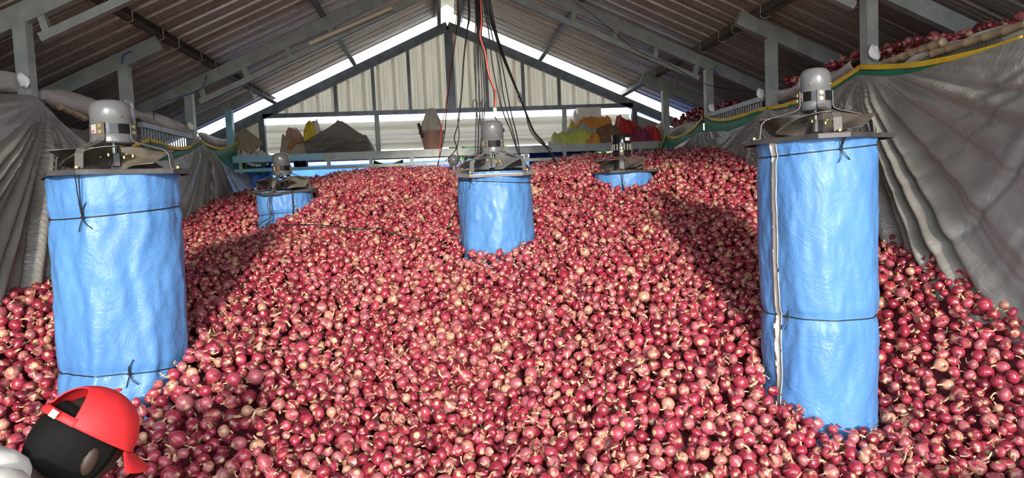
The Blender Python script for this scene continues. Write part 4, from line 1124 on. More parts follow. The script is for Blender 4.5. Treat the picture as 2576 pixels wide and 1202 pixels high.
# lumps of cloth: closed, folded height-fields standing on the shelf
def lump(name, px0, px1, pyt, Y, depth, mat, lab, cat, prof, seed, fold=0.02, nf=9, group=None, parent=None, zb=SZ, skew=0.0, nn=34, steps=0):
    """footprint between two pixel columns at depth Y; prof(u) gives relative height along the width"""
    xa, xb = PY(px0, 370, Y)[0], PY(px1, 370, Y)[0]; H = PY((px0 + px1) / 2, pyt, Y)[2] - zb
    nu, nv = nn * 2, 30; top = np.zeros((nv, nu, 3))
    U = np.linspace(0, 1, nu)
    for j in range(nv):
        v = j / (nv - 1); e = min(1, 6 * v, 6 * (1 - v)) ** 0.5 if 0 < v < 1 else 0.0
        eu = np.clip(np.minimum(U, 1 - U) * 12, 0, 1) ** 0.5
        hgt = np.array([prof(u) for u in U]) * H * (0.35 + 0.65 * math.sin(PI * min(0.5 + 0.0, 0.25 + v * 0.75) if v < 0.33 else PI * 0.5)) 
        hgt = hgt * (1 - 0.55 * max(0, v - 0.6))
        if steps and v < 0.45:               # the folded edge shows as ledges
            w_ = v / 0.45 * steps + 0.5 * vn(U * 2.2 + seed); hgt = hgt * np.clip((np.floor(w_) + np.clip((w_ - np.floor(w_)) * 4, 0, 1)) / steps, 0.12, 1)
        f = fold * vn(U * nf + 3.1 * seed + v * 2.2 + 0.8 * vn(U * 3 + v * 5)) + 0.6 * fold * vn2(U * nf * 2, np.full(nu, v * 9), seed) + fold * (0.6 - 1.8 * np.abs(vn(U * nf * 0.9 + 6 * v + 1.7 * seed + 1.2 * vn2(U * 5, np.full(nu, v * 4), seed))))
        z = np.maximum((hgt + f) * e * eu, 0.0)
        y = Y - depth / 2 + v * depth + 0.5 * fold * vn(U * nf * 1.3 + seed) * (1 - v) * (1 if 0 < v else 1)
        top[j, :, 0] = xa + (xb - xa) * U + skew * z; top[j, :, 1] = y; top[j, :, 2] = zb + z
    mb = MB().grid(top)
    base = top.copy(); base[:, :, 2] = zb; mb.grid(base, True)
    return obj(name, mb, mat, parent, True, label=lab, cat=cat, group=group)
def pk(*kv):
    xs_, ys_ = zip(*kv); return lambda u: float(np.interp(u, xs_, ys_))
YS = 8.15
# charcoal tarp pile: layered folds and a peaked top sheet
ct = thing('folded_tarp', 'charcoal tarp folded in a peaked pile on the shelf', 'tarp', (-0.9, YS, SZ))
lump('bottom_fold', 722, 946, 352, YS - 0.05, 0.55, 'dark_tarp', None, None, pk((0, 0.5), (0.1, 0.9), (0.5, 1), (0.93, 0.9), (1, 0.55)), 3, 0.018, 9, parent=ct, steps=3)
lump('middle_fold', 740, 940, 335, YS + 0.02, 0.46, 'dark_tarp', None, None, pk((0, 0.25), (0.3, 0.8), (0.6, 1), (0.95, 0.8), (1, 0.3)), 4, 0.020, 6, parent=ct, steps=3)
lump('top_fold', 752, 938, 306, YS + 0.06, 0.42, 'dark_tarp', None, None, pk((0, 0.25), (0.30, 0.68), (0.55, 1.0), (0.62, 0.97), (0.9, 0.52), (1, 0.2)), 5, 0.012, 4, parent=ct, steps=2)
sk = lump('stuffed_sack', 710, 775, 342, YS - 0.18, 0.30, 'sack_tan', 'dusty tan sack with curved orange lettering at the end of the charcoal tarp', 'sack', pk((0, 0.7), (0.15, 1), (0.5, 0.92), (0.8, 0.6), (1, 0.25)), 6, 0.022, 8)
# curved orange lettering on the sack front
def letters(parent, text, ctr, R, a0, a1, size, yoff):
    root_inv = parent.matrix_basis.inverted()
    arc = MB()
    n = 24; P = []
    for rr in (R - size * 0.25, R + size * 1.1):
        P.append([(ctr[0] + rr * math.cos(a0 + (a1 - a0) * k / n), yoff - 0.004, ctr[2] + rr * math.sin(a0 + (a1 - a0) * k / n)) for k in range(n + 1)])
    o = obj('label_band', MB().slab(P, (0, 0.003, 0)), MAT['print_brown'], parent); o.matrix_parent_inverse = root_inv
    for k, ch in enumerate(text):
        c = bpy.data.curves.new('letter', 'FONT'); c.body = ch; c.size = size * 1.35; c.extrude = 0.0012; c.align_x = 'CENTER'
        t = a0 + (a1 - a0) * (k + 0.5) / len(text)
        tmp = bpy.data.objects.new('letter_curve', c); COL.objects.link(tmp)
        me = bpy.data.meshes.new_from_object(tmp.evaluated_get(bpy.context.evaluated_depsgraph_get())); bpy.data.objects.remove(tmp)
        lo_ = bpy.data.objects.new('letter', me); COL.objects.link(lo_); me.materials.clear()
        lo_.data.materials.append(MAT['print_orange'])
        lo_.parent = parent; lo_.matrix_parent_inverse = root_inv
        lo_.location = (ctr[0] + R * math.cos(t), yoff - 0.007, ctr[2] + R * math.sin(t))
        lo_.rotation_euler = (PI / 2, 0, 0)
        lo_.rotation_euler = (Matrix.Rotation(t - PI / 2, 3, Vector((0, -1, 0))) @ Euler((PI / 2, 0, 0)).to_matrix()).to_euler()
MAT['print_brown'] = plain('maroon_print', (0.22, 0.05, 0.02), None, 0.6)
MAT['print_orange'] = plain('orange_print', (0.85, 0.42, 0.05), None, 0.6)
_c = PY(758, 384, YS - 0.36)
letters(sk, 'COSECO', _c, 0.125, math.radians(165), math.radians(85), 0.034, YS - 0.365)
lump('brown_sack', 722, 770, 320, YS + 0.10, 0.3, 'pot', 'rust-brown cloth bundle behind the tan lettered sack', 'bundle', pk((0, 0.75), (0.2, 1.0), (0.6, 0.95), (1, 0.5)), 7, 0.012, 5)
lump('white_sack', 768, 815, 303, YS + 0.22, 0.30, 'sack', 'white-edged sack behind the yellow bag', 'sack', pk((0, 0.5), (0.25, 0.95), (0.7, 1.0), (1, 0.5)), 8, 0.02, 9)
lump('yellow_bag', 766, 800, 308, YS + 0.12, 0.25, 'sack_yellow', 'bright yellow bag behind the charcoal tarp', 'bag', pk((0, 0.6), (0.3, 1), (0.75, 0.95), (1, 0.6)), 9, 0.02, 8)
lump('pale_sack', 838, 880, 300, YS + 0.32, 0.25, 'sack', 'pale sack peeking over the charcoal tarp peak', 'sack', pk((0, 0.6), (0.4, 1), (1, 0.5)), 10, 0.015, 7)
# terracotta pot with a bundled sack
pc = PY(1089, 372, YS - 0.02); pr_ = 0.152
pot = thing('plastic_pot', 'terracotta plastic pot on the shelf with a white sack stuffed in', 'pot', (pc[0], YS - 0.02, SZ))
hp = 0.245
obj('body', MB().lathe([(0.0, 0), (0.095, 0), (0.100, 0.005), (0.142, hp - 0.03), (0.138, hp - 0.03), (0.09, 0.015), (0, 0.015)], 40, (pc[0], YS - 0.02, SZ)), 'pot', pot, True)
obj('rim', MB().lathe([(0.140, hp - 0.035), (0.158, hp - 0.032), (0.160, hp - 0.004), (0.154, hp), (0.140, hp - 0.002), (0.137, hp - 0.033)], 40, (pc[0], YS - 0.02, SZ)), 'pot', pot, True)
def bag(cx, cy, z0, prof, seed, wr=0.12, nn=40):
    P = []
    for i, (r, z, sx) in enumerate(prof):
        row = []
        for k in range(nn):
            t = 2 * PI * k / nn; f = 1 + wr * float(vn(np.array(t * 3.2 + seed + z * 4))) + 0.5 * wr * math.sin(9 * t + 14 * z + seed)
            row.append((cx + sx + r * f * math.cos(t), cy + r * f * 0.85 * math.sin(t), z0 + z))
        P.append(row)
    mb = MB().grid(P, closed_u=True); mb.f.append(tuple(range(nn))[::-1]); mb.f.append(tuple((len(prof) - 1) * nn + k for k in range(nn))); return mb
obj('bundled_sack', bag(pc[0] - 0.01, YS - 0.02, SZ + 0.18, [(0.10, 0, 0), (0.125, 0.06, 0), (0.118, 0.12, 0), (0.10, 0.19, 0.01), (0.075, 0.26, 0.01), (0.05, 0.31, 0.015), (0.028, 0.335, 0.02)], 2, 0.2), 'sack_striped', smooth=True, label='white woven sack bundled upright in the terracotta pot', cat='sack')
obj('tool_handle', MB().beam((pc[0] - 0.115, YS - 0.10, SZ + 0.16), (pc[0] - 0.155, YS - 0.13, SZ + 0.33), 0.035, 0.02), 'steel_brown', label='dark tool handle sticking out of the terracotta pot', cat='tool')
# folded sacks, brown bundle, red nets, carton
G_S = 'folded sacks on the shelf'
lump('folded_sack', 1385, 1500, 330, YS - 0.12, 0.42, 'sack_lime', 'lime yellow folded sack bundle at the shelf front', 'sack', pk((0, 0.3), (0.1, 0.75), (0.4, 0.95), (0.8, 1.0), (1, 0.4)), 11, 0.02, 16, G_S)
lump('folded_sack', 1405, 1505, 314, YS + 0.02, 0.40, 'sack_grey', 'grey folded sacks above the lime bundle', 'sack', pk((0, 0.4), (0.2, 0.8), (0.6, 1.0), (1, 0.7)), 12, 0.018, 12, G_S)
lump('folded_sack', 1428, 1541, 297, YS + 0.12, 0.40, 'sack_orange', 'orange folded sacks on top of the sack stack', 'sack', pk((0, 0.35), (0.2, 0.80), (0.35, 1.0), (0.95, 1.0), (1, 0.7)), 13, 0.014, 10, G_S)
lump('folded_sack', 1378, 1416, 350, YS - 0.22, 0.25, 'sack', 'white folded sack corner at the bottom of the lime bundle', 'sack', pk((0, 0.3), (0.5, 1.0), (1, 0.8)), 31, 0.02, 7, G_S)
lump('folded_sack', 1428, 1448, 303, YS + 0.02, 0.16, 'sack_yellow', 'small yellow sack knot beside the orange sacks', 'sack', pk((0, 0.6), (0.5, 1.0), (1, 0.8)), 32, 0.02, 7, G_S)
lump('folded_sack', 1470, 1508, 336, YS - 0.27, 0.14, 'sack_orange', 'crumpled orange and pink sack end beside the brown bundle', 'sack', pk((0, 0.5), (0.5, 0.9), (1, 1.0)), 33, 0.025, 8, G_S)
lump('folded_sack', 1388, 1412, 334, YS - 0.20, 0.16, 'sack_lime', 'bright lime sack knot at the end of the lime bundle', 'sack', pk((0, 0.7), (0.5, 1.0), (1, 0.7)), 34, 0.02, 7, G_S)
lump('cloth_bundle', 1494, 1562, 316, YS - 0.16, 0.36, 'sack_brown', 'brown creased cloth bundle between lime sacks and red nets', 'bundle', pk((0, 0.45), (0.2, 0.85), (0.5, 1.0), (0.8, 0.95), (1, 0.5)), 14, 0.02, 20)
lump('net_sack', 1548, 1600, 297, YS - 0.02, 0.36, 'net_red', 'tall red net sack leaning beside the brown bundle', 'net sack', pk((0, 0.6), (0.15, 1.0), (0.5, 0.92), (1, 0.7)), 15, 0.03, 9, 'red net sacks on the shelf')
lump('net_sack', 1578, 1632, 322, YS - 0.20, 0.34, 'net_purple', 'purple-red crumpled net sack in the middle of the red ones', 'net sack', pk((0, 0.5), (0.3, 0.9), (0.7, 1.0), (1, 0.6)), 16, 0.03, 11, 'red net sacks on the shelf')
lump('net_sack', 1618, 1656, 318, YS - 0.10, 0.34, 'net_red', 'squat red net sack next to the post', 'net sack', pk((0, 0.7), (0.3, 1.0), (0.8, 0.95), (1, 0.6)), 17, 0.02, 8, 'red net sacks on the shelf')
lump('cream_bag', 1640, 1668, 306, YS - 0.02, 0.25, 'sack', 'cream bag squeezed between red nets and post', 'bag', pk((0, 0.3), (0.5, 0.8), (1, 1.0)), 18, 0.02, 6)
a = PY(1454, 300, YS + 0.38); b = PY(1512, 270, YS + 0.38)
cb = thing('carton', 'cream carton behind the orange folded sacks', 'box', ((a[0] + b[0]) / 2, YS + 0.38, SZ))
obj('body', MB().box((a[0], YS + 0.38, SZ), (b[0], YS + 0.62, b[2])), 'white_in', cb)
obj('flap', MB().add([(a[0], YS + 0.38, b[2]), (b[0], YS + 0.38, b[2]), (b[0], YS + 0.50, b[2] + 0.015), (a[0], YS + 0.50, b[2] + 0.015), (a[0], YS + 0.38, b[2] + 0.004), (b[0], YS + 0.38, b[2] + 0.004), (b[0], YS + 0.50, b[2] + 0.019), (a[0], YS + 0.50, b[2] + 0.019)], [(0, 3, 2, 1), (4, 5, 6, 7), (0, 1, 5, 4), (1, 2, 6, 5), (2, 3, 7, 6), (3, 0, 4, 7)]), 'white_in', cb)
lump('green_bottle_bag', 1441, 1456, 276, YS + 0.36, 0.14, 'white', 'small white and green plastic bag beside the cream carton', 'bag', pk((0, 0.7), (0.5, 1.0), (1, 0.8)), 19, 0.015, 6)
# cardboard sheet and crumpled tarp at the pale blue end of the shelf
q = [PY(598, 345, 8.05), PY(661, 357, 8.05), PY(630, 396, 7.95), PY(588, 380, 7.95)]
q = [PY(612, 319, 8.2), PY(661, 356, 8.1), PY(660, 362, 8.05), PY(632, 384, 7.95), PY(585, 372, 7.95), PY(588, 345, 8.1)]
n = len(q); mb = MB(); mb.add([tuple(p) for p in q] + [tuple(p + np.array([0.0, 0.02, -0.005])) for p in q], [tuple(range(n)), tuple(range(2 * n - 1, n - 1, -1))] + [(k, (k + 1) % n + 0, (k + 1) % n + n, k + n)[::-1] for k in range(n)])
obj('cardboard_sheet', mb, 'card', label='bent brown cardboard sheet leaning beyond the pale blue post', cat='cardboard')
lump('crumpled_tarp', 598, 676, 380, SY0 + 0.22, 0.3, 'white_tarp', 'crumpled pale tarp at the pale blue end of the shelf', 'tarp', pk((0, 0.9), (0.4, 0.8), (0.8, 1.0), (1, 0.5)), 21, 0.03, 8)
# cloth and dark motor hanging under the shelf
def hang(px0, px1, py0, py1, Y, mat, lab, name, cat, seed):
    a = PY(px0, py0, Y); b = PY(px1, py1, Y); P = []
    for i in range(8):
        t = i / 7; P.append([(a[0] + (b[0] - a[0]) * u, Y + 0.05 * float(vn(np.array(u * 5 + seed + t))), (a[2] + (b[2] - a[2]) * t) - 0.06 * math.sin(PI * u) * (1 - t)) for u in np.linspace(0, 1, 16)])
    obj(name, MB().slab(P, (0, 0.004, 0)), mat, smooth='all', label=lab, cat=cat)
hang(612, 690, 408, 470, 8.3, 'blue_out', 'dark blue tarp hanging below the pale blue shelf end', 'hanging_tarp', 'tarp', 1)
hang(640, 668, 410, 438, 8.2, 'green', 'green cloth hanging under the pale blue shelf end', 'hanging_cloth', 'cloth', 2)
hang(940, 1015, 402, 425, 8.9, 'green', 'green and yellow cloth glimpsed under the middle of the shelf', 'hanging_cloth', 'cloth', 3)
hang(1330, 1500, 372, 440, 8.6, 'blue_out', 'blue tarp hanging behind the shelf under the lime sacks', 'hanging_tarp', 'tarp', 4)
hang(1560, 1672, 372, 450, 8.5, 'dark_tarp', 'dark cloth hanging under the shelf below the red nets', 'hanging_tarp', 'tarp', 5)
p = PY(757, 410, 8.2)
dm = thing('spare_motor', 'dark spare motor hanging under the shelf behind the slumped duct', 'motor', (p[0], 8.2, p[2] - 0.10))
obj('housing', MB().lathe([(0, -0.08), (0.06, -0.08), (0.085, -0.03), (0.085, 0.06), (0.07, 0.075), (0, 0.075)], 24, (p[0], 8.2, p[2])), 'black_gloss', dm, True)
obj('strap', MB().tube([(p[0], 8.2, p[2] + 0.07), (p[0], 8.2, SZ - 0.03)], 0.008, 6), 'black', dm)
# grey motor ball behind the middle duct
p = PY(1141, 403, 6.7)
gm = thing('spare_motor', 'round grey motor half buried behind the middle duct', 'motor', (p[0], 6.7, p[2] - 0.15))
obj('housing', MB().lathe([(0, -0.16), (0.02, -0.16), (0.022, -0.055), (0.040, -0.042), (0.054, -0.018), (0.057, 0.0), (0.054, 0.020), (0.040, 0.042), (0.018, 0.054), (0, 0.056)], 28, (p[0], 6.7, p[2])), 'motor', gm, True)
obj('clamp', MB().lathe([(0.056, -0.008), (0.061, -0.008), (0.061, 0.004), (0.056, 0.004)], 28, (p[0], 6.7, p[2])), 'bracket', gm, True)

# ------------------------------------------------------------------ cables from the ridge
def ridge_pt(px_, Y): return np.array([PY(px_, -60, Y)[0], Y, min(PY(px_, -330, Y)[2], RZ + 0.05)])
def cable(pxs, Y0, Y1, lab, mat='black', r=0.0045, group='cables hanging from the ridge', up=True):
    n = len(pxs); pts = [PY(a, b, Y0 + (Y1 - Y0) * k / max(n - 1, 1)) for k, (a, b) in enumerate(pxs)]
    if up:
        t = pts[0].copy(); t[0] = RX + (t[0] - RX) * 0.6; t[2] = RZ + 0.08; pts = [t] + pts
    return obj('cable', MB().tube(bez(pts, 6), r, 6), mat, smooth='all', label=lab, cat='cable', group=group)
for k, (dx, wob, lab) in enumerate(((-8, 2, 'black cable on the outside of the thick bundle, pot side'), (-4, -2, 'black cable second in the thick bundle from the pot side'), (0, 3, 'black cable in the heart of the thick bundle'), (3, -2, 'black cable just past the heart of the thick bundle'), (7, 2, 'black cable second in the thick bundle from the socket side'), (11, 4, 'black cable on the outside of the thick bundle, socket side'))):
    cable([(1200 + dx * 0.6, 5), (1201 + dx, 130), (1204 + dx + wob, 250), (1206 + dx - wob * 0.5, 330), (1203 + dx, 420 - k * 3)], 5.0 + 0.03 * (k % 3), 5.0 + 0.03 * (k % 3), lab)
# loops tied in the thick bundle
for k, (sx, lab) in enumerate(((-9, 'small cable loop tied on the pot side of the thick bundle'), (12, 'small cable loop tied on the socket side of the thick bundle'))):
    c = PY(1204 + sx, 262, 4.98); pts = [(c[0] + 0.022 * math.cos(t) * 0.8, 4.98, c[2] + 0.033 * math.sin(t)) for t in np.linspace(0, 2 * PI, 18, endpoint=False)]
    obj('cable_loop', MB().tube(pts, 0.004, 6, closed=True), 'black', smooth='all', label=lab, cat='cable')
cable([(1178, 5), (1172, 90), (1165, 160), (1160, 240), (1152, 300), (1155, 340), (1150, 380), (1160, 412)], 5.3, 5.3, 'black cable falling to the round grey motor, pot side strand')
cable([(1181, 5), (1175, 80), (1167, 150), (1162, 230), (1154, 305), (1143, 345), (1147, 375), (1120, 405)], 5.35, 5.8, 'black cable falling beside the round grey motor, kinked strand')
cable([(1150, 5), (1145, 70), (1135, 160), (1122, 260), (1110, 330), (1103, 415)], 6.2, 6.8, 'thin red cable hanging before the king stud', 'wire_red', 0.004)
cable([(1152, 5), (1148, 80), (1136, 170), (1124, 265), (1118, 340), (1100, 418)], 6.2, 6.8, 'black cable paired with the thin red one before the king stud')
cable([(1209, 5), (1208, 90), (1220, 130), (1228, 180), (1240, 215), (1247, 235), (1245, 272)], 4.8, 4.75, 'thick orange-red cable leading to the white socket', 'wire_red', 0.006)
cable([(1211, 5), (1209, 100), (1219, 140), (1228, 190), (1242, 228), (1244, 272)], 4.82, 4.76, 'black cable running with the orange-red one to the white socket')
sp_ = PY(1245, 283, 4.75)
so = thing('socket', 'white inline socket hanging above the middle fan', 'socket', (sp_[0], 4.75, sp_[2] - 0.03))
obj('body', MB().box((sp_[0] - 0.011, 4.738, sp_[2] - 0.032), (sp_[0] + 0.011, 4.762, sp_[2] + 0.032)), 'white', so)
obj('pin_hole', MB().tube([(sp_[0] - 0.004, 4.7375, sp_[2] + 0.01), (sp_[0] - 0.004, 4.736, sp_[2] + 0.01)], 0.003, 8).tube([(sp_[0] + 0.004, 4.7375, sp_[2] + 0.01), (sp_[0] + 0.004, 4.736, sp_[2] + 0.01)], 0.003, 8), 'black', so)
cable([(1245, 294), (1250, 303), (1262, 318), (1268, 328), (1262, 332), (1258, 330)], 4.75, 4.52, 'short black lead from the white socket to the middle fan motor', up=False, group=None)
for k, (pp, Y1, lab) in enumerate((([(1216, 5), (1228, 70), (1240, 170), (1262, 270), (1285, 330), (1305, 390), (1322, 420)], 4.4, 'black cable slanting to the middle fan, first strand'),
                                   ([(1220, 5), (1236, 80), (1256, 170), (1268, 250), (1290, 330), (1308, 395), (1330, 425)], 4.4, 'black cable slanting to the middle fan, second strand'),
                                   ([(1230, 5), (1246, 80), (1270, 200), (1285, 280), (1300, 340), (1312, 400), (1336, 428)], 4.4, 'black cable slanting to the middle fan, third strand'))):
    cable(pp, 4.9 + 0.05 * k, Y1 + 0.03 * k, lab)
for k, (e1, lab) in enumerate((((1388, 375), 'black cable slanting to the heap below the sacks, upper strand'), ((1398, 395), 'black cable slanting to the heap below the sacks, middle strand'), ((1405, 414), 'black cable slanting to the heap below the sacks, lower strand'), ((1402, 420), 'black cable slanting to the heap below the sacks, lowest strand'))):
    cable([(1222 + 4 * k, 5), (1243 + 2 * k, 80), (1262 + 2 * k, 140), (1305 + k, 242), (1322 + k, 285), (1335 + 6 * k - k * k, 330), (1362 + 3 * k, 362), e1], 5.3 + 0.06 * k, 6.1 + 0.05 * k, lab)
c = PY(1308, 245, 5.5); pts = [(c[0] + 0.016 * math.cos(t), 5.5, c[2] + 0.04 * math.sin(t) - 0.012 * math.cos(t)) for t in np.linspace(0, 2 * PI, 16, endpoint=False)]
obj('cable_loop', MB().tube(pts, 0.004, 6, closed=True), 'black', smooth='all', label='twisted loop in the cables slanting towards the sacks', cat='cable')
# wire across the roof slope above the sacks and looped wire by the truss
cable([(1440, 0), (1520, 60), (1600, 125), (1680, 160), (1740, 195)], 6.2, 6.3, 'thin black wire strung across the roof slope above the sacks', r=0.003, up=False, group=None)
cable([(1740, 195), (1785, 215), (1860, 228), (1905, 236), (1925, 250)], 6.25, 5.12, 'thin wires strung from the truss to the post with the white tag', r=0.003, up=False, group=None)
pts = [PX(1725 + 22 * math.cos(t), 212 + 20 * math.sin(t), XR - 0.08) for t in np.linspace(0, 2 * PI, 24, endpoint=False)]
obj('wire_coil', MB().tube(pts, 0.003, 5, closed=True), 'steel_brown', smooth='all', label='loose wire coil hanging by the post over the green net', cat='wire')
cable([(1800, 165), (1797, 180), (1806, 185), (1795, 175)], 6.2, 6.2, 'tangle of blue wire at the truss end over the green net', 'wire_blue', 0.004, up=False, group=None)
cable([(520, 190), (512, 215), (490, 232), (440, 248), (395, 268), (386, 300)], 6.6, 5.9, 'blue wire drooping along the short rafter behind the near fan', 'wire_blue', 0.004, up=False, group=None)
cable([(330, 128), (310, 140), (308, 160)], 5.35, 5.35, 'blue wire scrap at the top of the post by the barred fence', 'wire_blue', 0.004, up=False, group=None)
# leads on the ducts
d = DUCTS['slump']
cable([(718, 425), (705, 440), (690, 470), (676, 490), (674, 520), (680, 545), (660, 558), (648, 570)], 5.55, 5.50, 'pair lead looping down the slumped duct, outer strand', r=0.004, up=False, group=None)
cable([(716, 425), (702, 445), (688, 478), (678, 500), (682, 540), (676, 560), (668, 572)], 5.56, 5.50, 'pair lead looping down the slumped duct, inner strand', r=0.004, up=False, group=None)
cable([(300, 290), (322, 320), (345, 350), (370, 378), (395, 400)], 3.1, 3.35, 'grey lead running from the near motor over its plate', 'bracket', 0.005, up=False, group=None)
def heap_wire(pxs, lab):
    pts = []
    for a, b in pxs:
        best = None
        for Y in np.arange(2.3, 7.2, 0.02):
            p = PY(a, b, Y)
            if p[2] < hz(p[0], p[1]) + 0.012: best = p; break
        if best is not None: pts.append(best + np.array([0, 0, 0.012]))
    if len(pts) > 2: obj('cable', MB().tube(bez(pts, 5), 0.004, 6), 'black', smooth='all', label=lab, cat='cable')
heap_wire([(710, 570), (780, 569), (850, 574), (900, 582), (950, 578), (990, 592), (1060, 608)], 'thin black cable lying over the heap between slumped and middle ducts')
heap_wire([(1146, 540), (1133, 555), (1130, 575), (1140, 590), (1152, 598)], 'short black cable looping on the heap against the middle duct')
heap_wire([(1345, 405), (1380, 412), (1420, 406), (1440, 404)], 'black cable lying across the crest of the heap below the lime sacks')

# cream pipe on the lattice truss
a = PY(778, 110, 6.62); b = PY(985, 20, 6.62)
obj('cream_pipe', MB().tube([a, b], 0.021, 14), 'pale_tube', smooth=True, label='cream pipe tied along the lattice truss', cat='pipe')

# outside: bright tarps and greenery seen through the openings
obj('outdoor_tarp', MB().slab([[(x, 11.5 + 0.05 * math.sin(x * 7), z) for x in np.linspace(-4, 4.5, 40)] for z in (GZ, -0.6, 0.05, 0.35, 0.66)], (0, 0.004, 0)), 'blue_out', smooth='all', label='blue tarp outside seen under the shelf', cat='tarp')
def bush(x, y, z, r, lab, seed):
    g = np.random.default_rng(seed); mb = MB()
    for k in range(420):
        v = g.normal(size=3); v /= np.linalg.norm(v); p = np.array([x, y, z]) + v * r * g.uniform(0.6, 1.0) * np.array([1.4, 0.8, 1])
        E = Euler(tuple(g.uniform(0, 6.3, 3))).to_matrix(); q = [p + np.array(E @ Vector(c)) for c in ((-0.16, 0, 0), (0, 0.06, 0.02), (0.16, 0, 0), (0, -0.06, 0.02))]
        mb.add(q, [(0, 1, 2, 3)])
    th = thing('shrub', lab, 'shrub', (x, y, GZ))
    obj('foliage', mb, 'leaf', th); obj('stem', MB().tube([(x, y, GZ), (x + 0.05, y, z)], [0.06, 0.03], 7), 'board', th)
bush(0.75, 13.5, 1.10, 0.42, 'green shrub outside seen through the daylight slit by the king stud', 1)
bush(3.0, 14.0, 1.05, 0.45, 'green shrub outside seen through the daylight slit by the carton', 2)

# ------------------------------------------------------------------ the person: bending forward in front of the heap, seen from behind the shoulder
HC = np.array(PY(196, 1120, 1.58))           # head centre
fwd = np.array([0.40, 0.66, -0.64]); fwd /= np.linalg.norm(fwd)          # where the face looks
upv = np.array([0.34, 0.20, 0.90]); upv = upv - upv.dot(fwd) * fwd; upv /= np.linalg.norm(upv)
lft = np.cross(upv, fwd)
def H3(f, l, u): return HC + fwd * f + lft * l + upv * u
person = thing('person', 'person in a red cap and pale grey shirt bending forward at the corner', 'person', (float(HC[0]) - 0.3, 1.45, GZ))
neck = H3(-0.065, 0, -0.125)
T1 = neck + np.array([-0.035, -0.03, 0.035]); T2 = neck + np.array([-0.13, -0.08, -0.03]); T3 = neck + np.array([-0.28, -0.13, -0.20]); T4 = neck + np.array([-0.39, -0.17, -0.42])
chest, waist, pelvis = T2, T3, T4
LAT = np.array([0.85, -0.52, 0.0])           # the person's right-hand side
def ell(P0, r, n=1): return (tuple(P0), r)
# body: one skinned figure from joints
J = {}
V = []; E_ = []; RAD = []
def jn(name, p, r, par=None):
    J[name] = len(V); V.append(tuple(map(float, p))); RAD.append(r)
    if par is not None: E_.append((J[par], J[name]))
gy = 1.22
jn('pelvis', pelvis, (0.125, 0.105)); jn('waist', waist, (0.115, 0.09), 'pelvis'); jn('chest', chest, (0.11, 0.085), 'waist')
jn('neck', neck + np.array([0.0, 0, 0.0]), (0.054, 0.054), 'chest'); jn('headbase', H3(-0.03, 0, -0.06), (0.060, 0.060), 'neck')
for s_, nm in ((1, 'far'), (-1, 'near')):
    sh_ = (T1 + T2) / 2 - LAT * s_ * 0.165 + np.array([0, 0, -0.015]); el = sh_ + np.array([0.06, 0.06, -0.28]) - LAT * s_ * 0.05; wr_ = el + np.array([0.12, 0.16, -0.15])
    jn(nm + '_shoulder', sh_, (0.062, 0.062), 'chest'); jn(nm + '_elbow', el, (0.046, 0.046), nm + '_shoulder'); jn(nm + '_wrist', wr_, (0.030, 0.030), nm + '_elbow')
    pm = wr_ + np.array([0.06, 0, -0.05]); jn(nm + '_palm', pm, (0.036, 0.018), nm + '_wrist')
    for q in range(4):
        b0 = pm + np.array([0.03, (q - 1.5) * 0.019, -0.028]); b1 = b0 + np.array([0.030, 0, -0.030 - 0.004 * (q in (1, 2))]); b2 = b1 + np.array([0.010, 0, -0.032])
        jn('%s_f%d' % (nm, q), b0, (0.0095, 0.0095), nm + '_palm'); jn('%s_g%d' % (nm, q), b1, (0.009, 0.009), '%s_f%d' % (nm, q)); jn('%s_h%d' % (nm, q), b2, (0.0075, 0.0075), '%s_g%d' % (nm, q))
    t0 = pm + np.array([-0.005, s_ * -0.03, -0.01]); t1 = t0 + np.array([0.03, s_ * -0.018, -0.03]); jn(nm + '_t0', t0, (0.011, 0.011), nm + '_palm'); jn(nm + '_t1', t1, (0.009, 0.009), nm + '_t0')
    hip = pelvis + np.array([0.01, s_ * 0.09, -0.06]); kn = np.array([hip[0] + 0.12, gy + s_ * 0.12, GZ + 0.50]); an = np.array([hip[0] + 0.0, gy + s_ * 0.12, GZ + 0.085]); toe = an + np.array([0.17, 0, -0.05])
    jn(nm + '_hip', hip, (0.092, 0.092), 'pelvis'); jn(nm + '_knee', kn, (0.062, 0.062), nm + '_hip'); jn(nm + '_ankle', an, (0.042, 0.042), nm + '_knee'); jn(nm + '_toe', toe, (0.040, 0.028), nm + '_ankle')
def skinned(name, V, E_, RAD, root, mat, parent, sub=2):
    me = bpy.data.meshes.new(name); me.from_pydata(V, E_, []); me.update()
    o = bpy.data.objects.new(name, me); COL.objects.link(o)
    o.parent = parent; o.matrix_parent_inverse = parent.matrix_basis.inverted()
    md = o.modifiers.new('skin', 'SKIN'); md.use_smooth_shade = True
    if not me.skin_vertices: me.skin_vertices.new()
    sv = me.skin_vertices[0].data
    for k, r in enumerate(RAD): sv[k].radius = r; sv[k].use_root = (k == root)
    o.modifiers.new('sub', 'SUBSURF').levels = sub; o.modifiers['sub'].render_levels = sub
    me.materials.append(MAT[mat]); return o
skinned('body', V, E_, RAD, 0, 'skin', person)
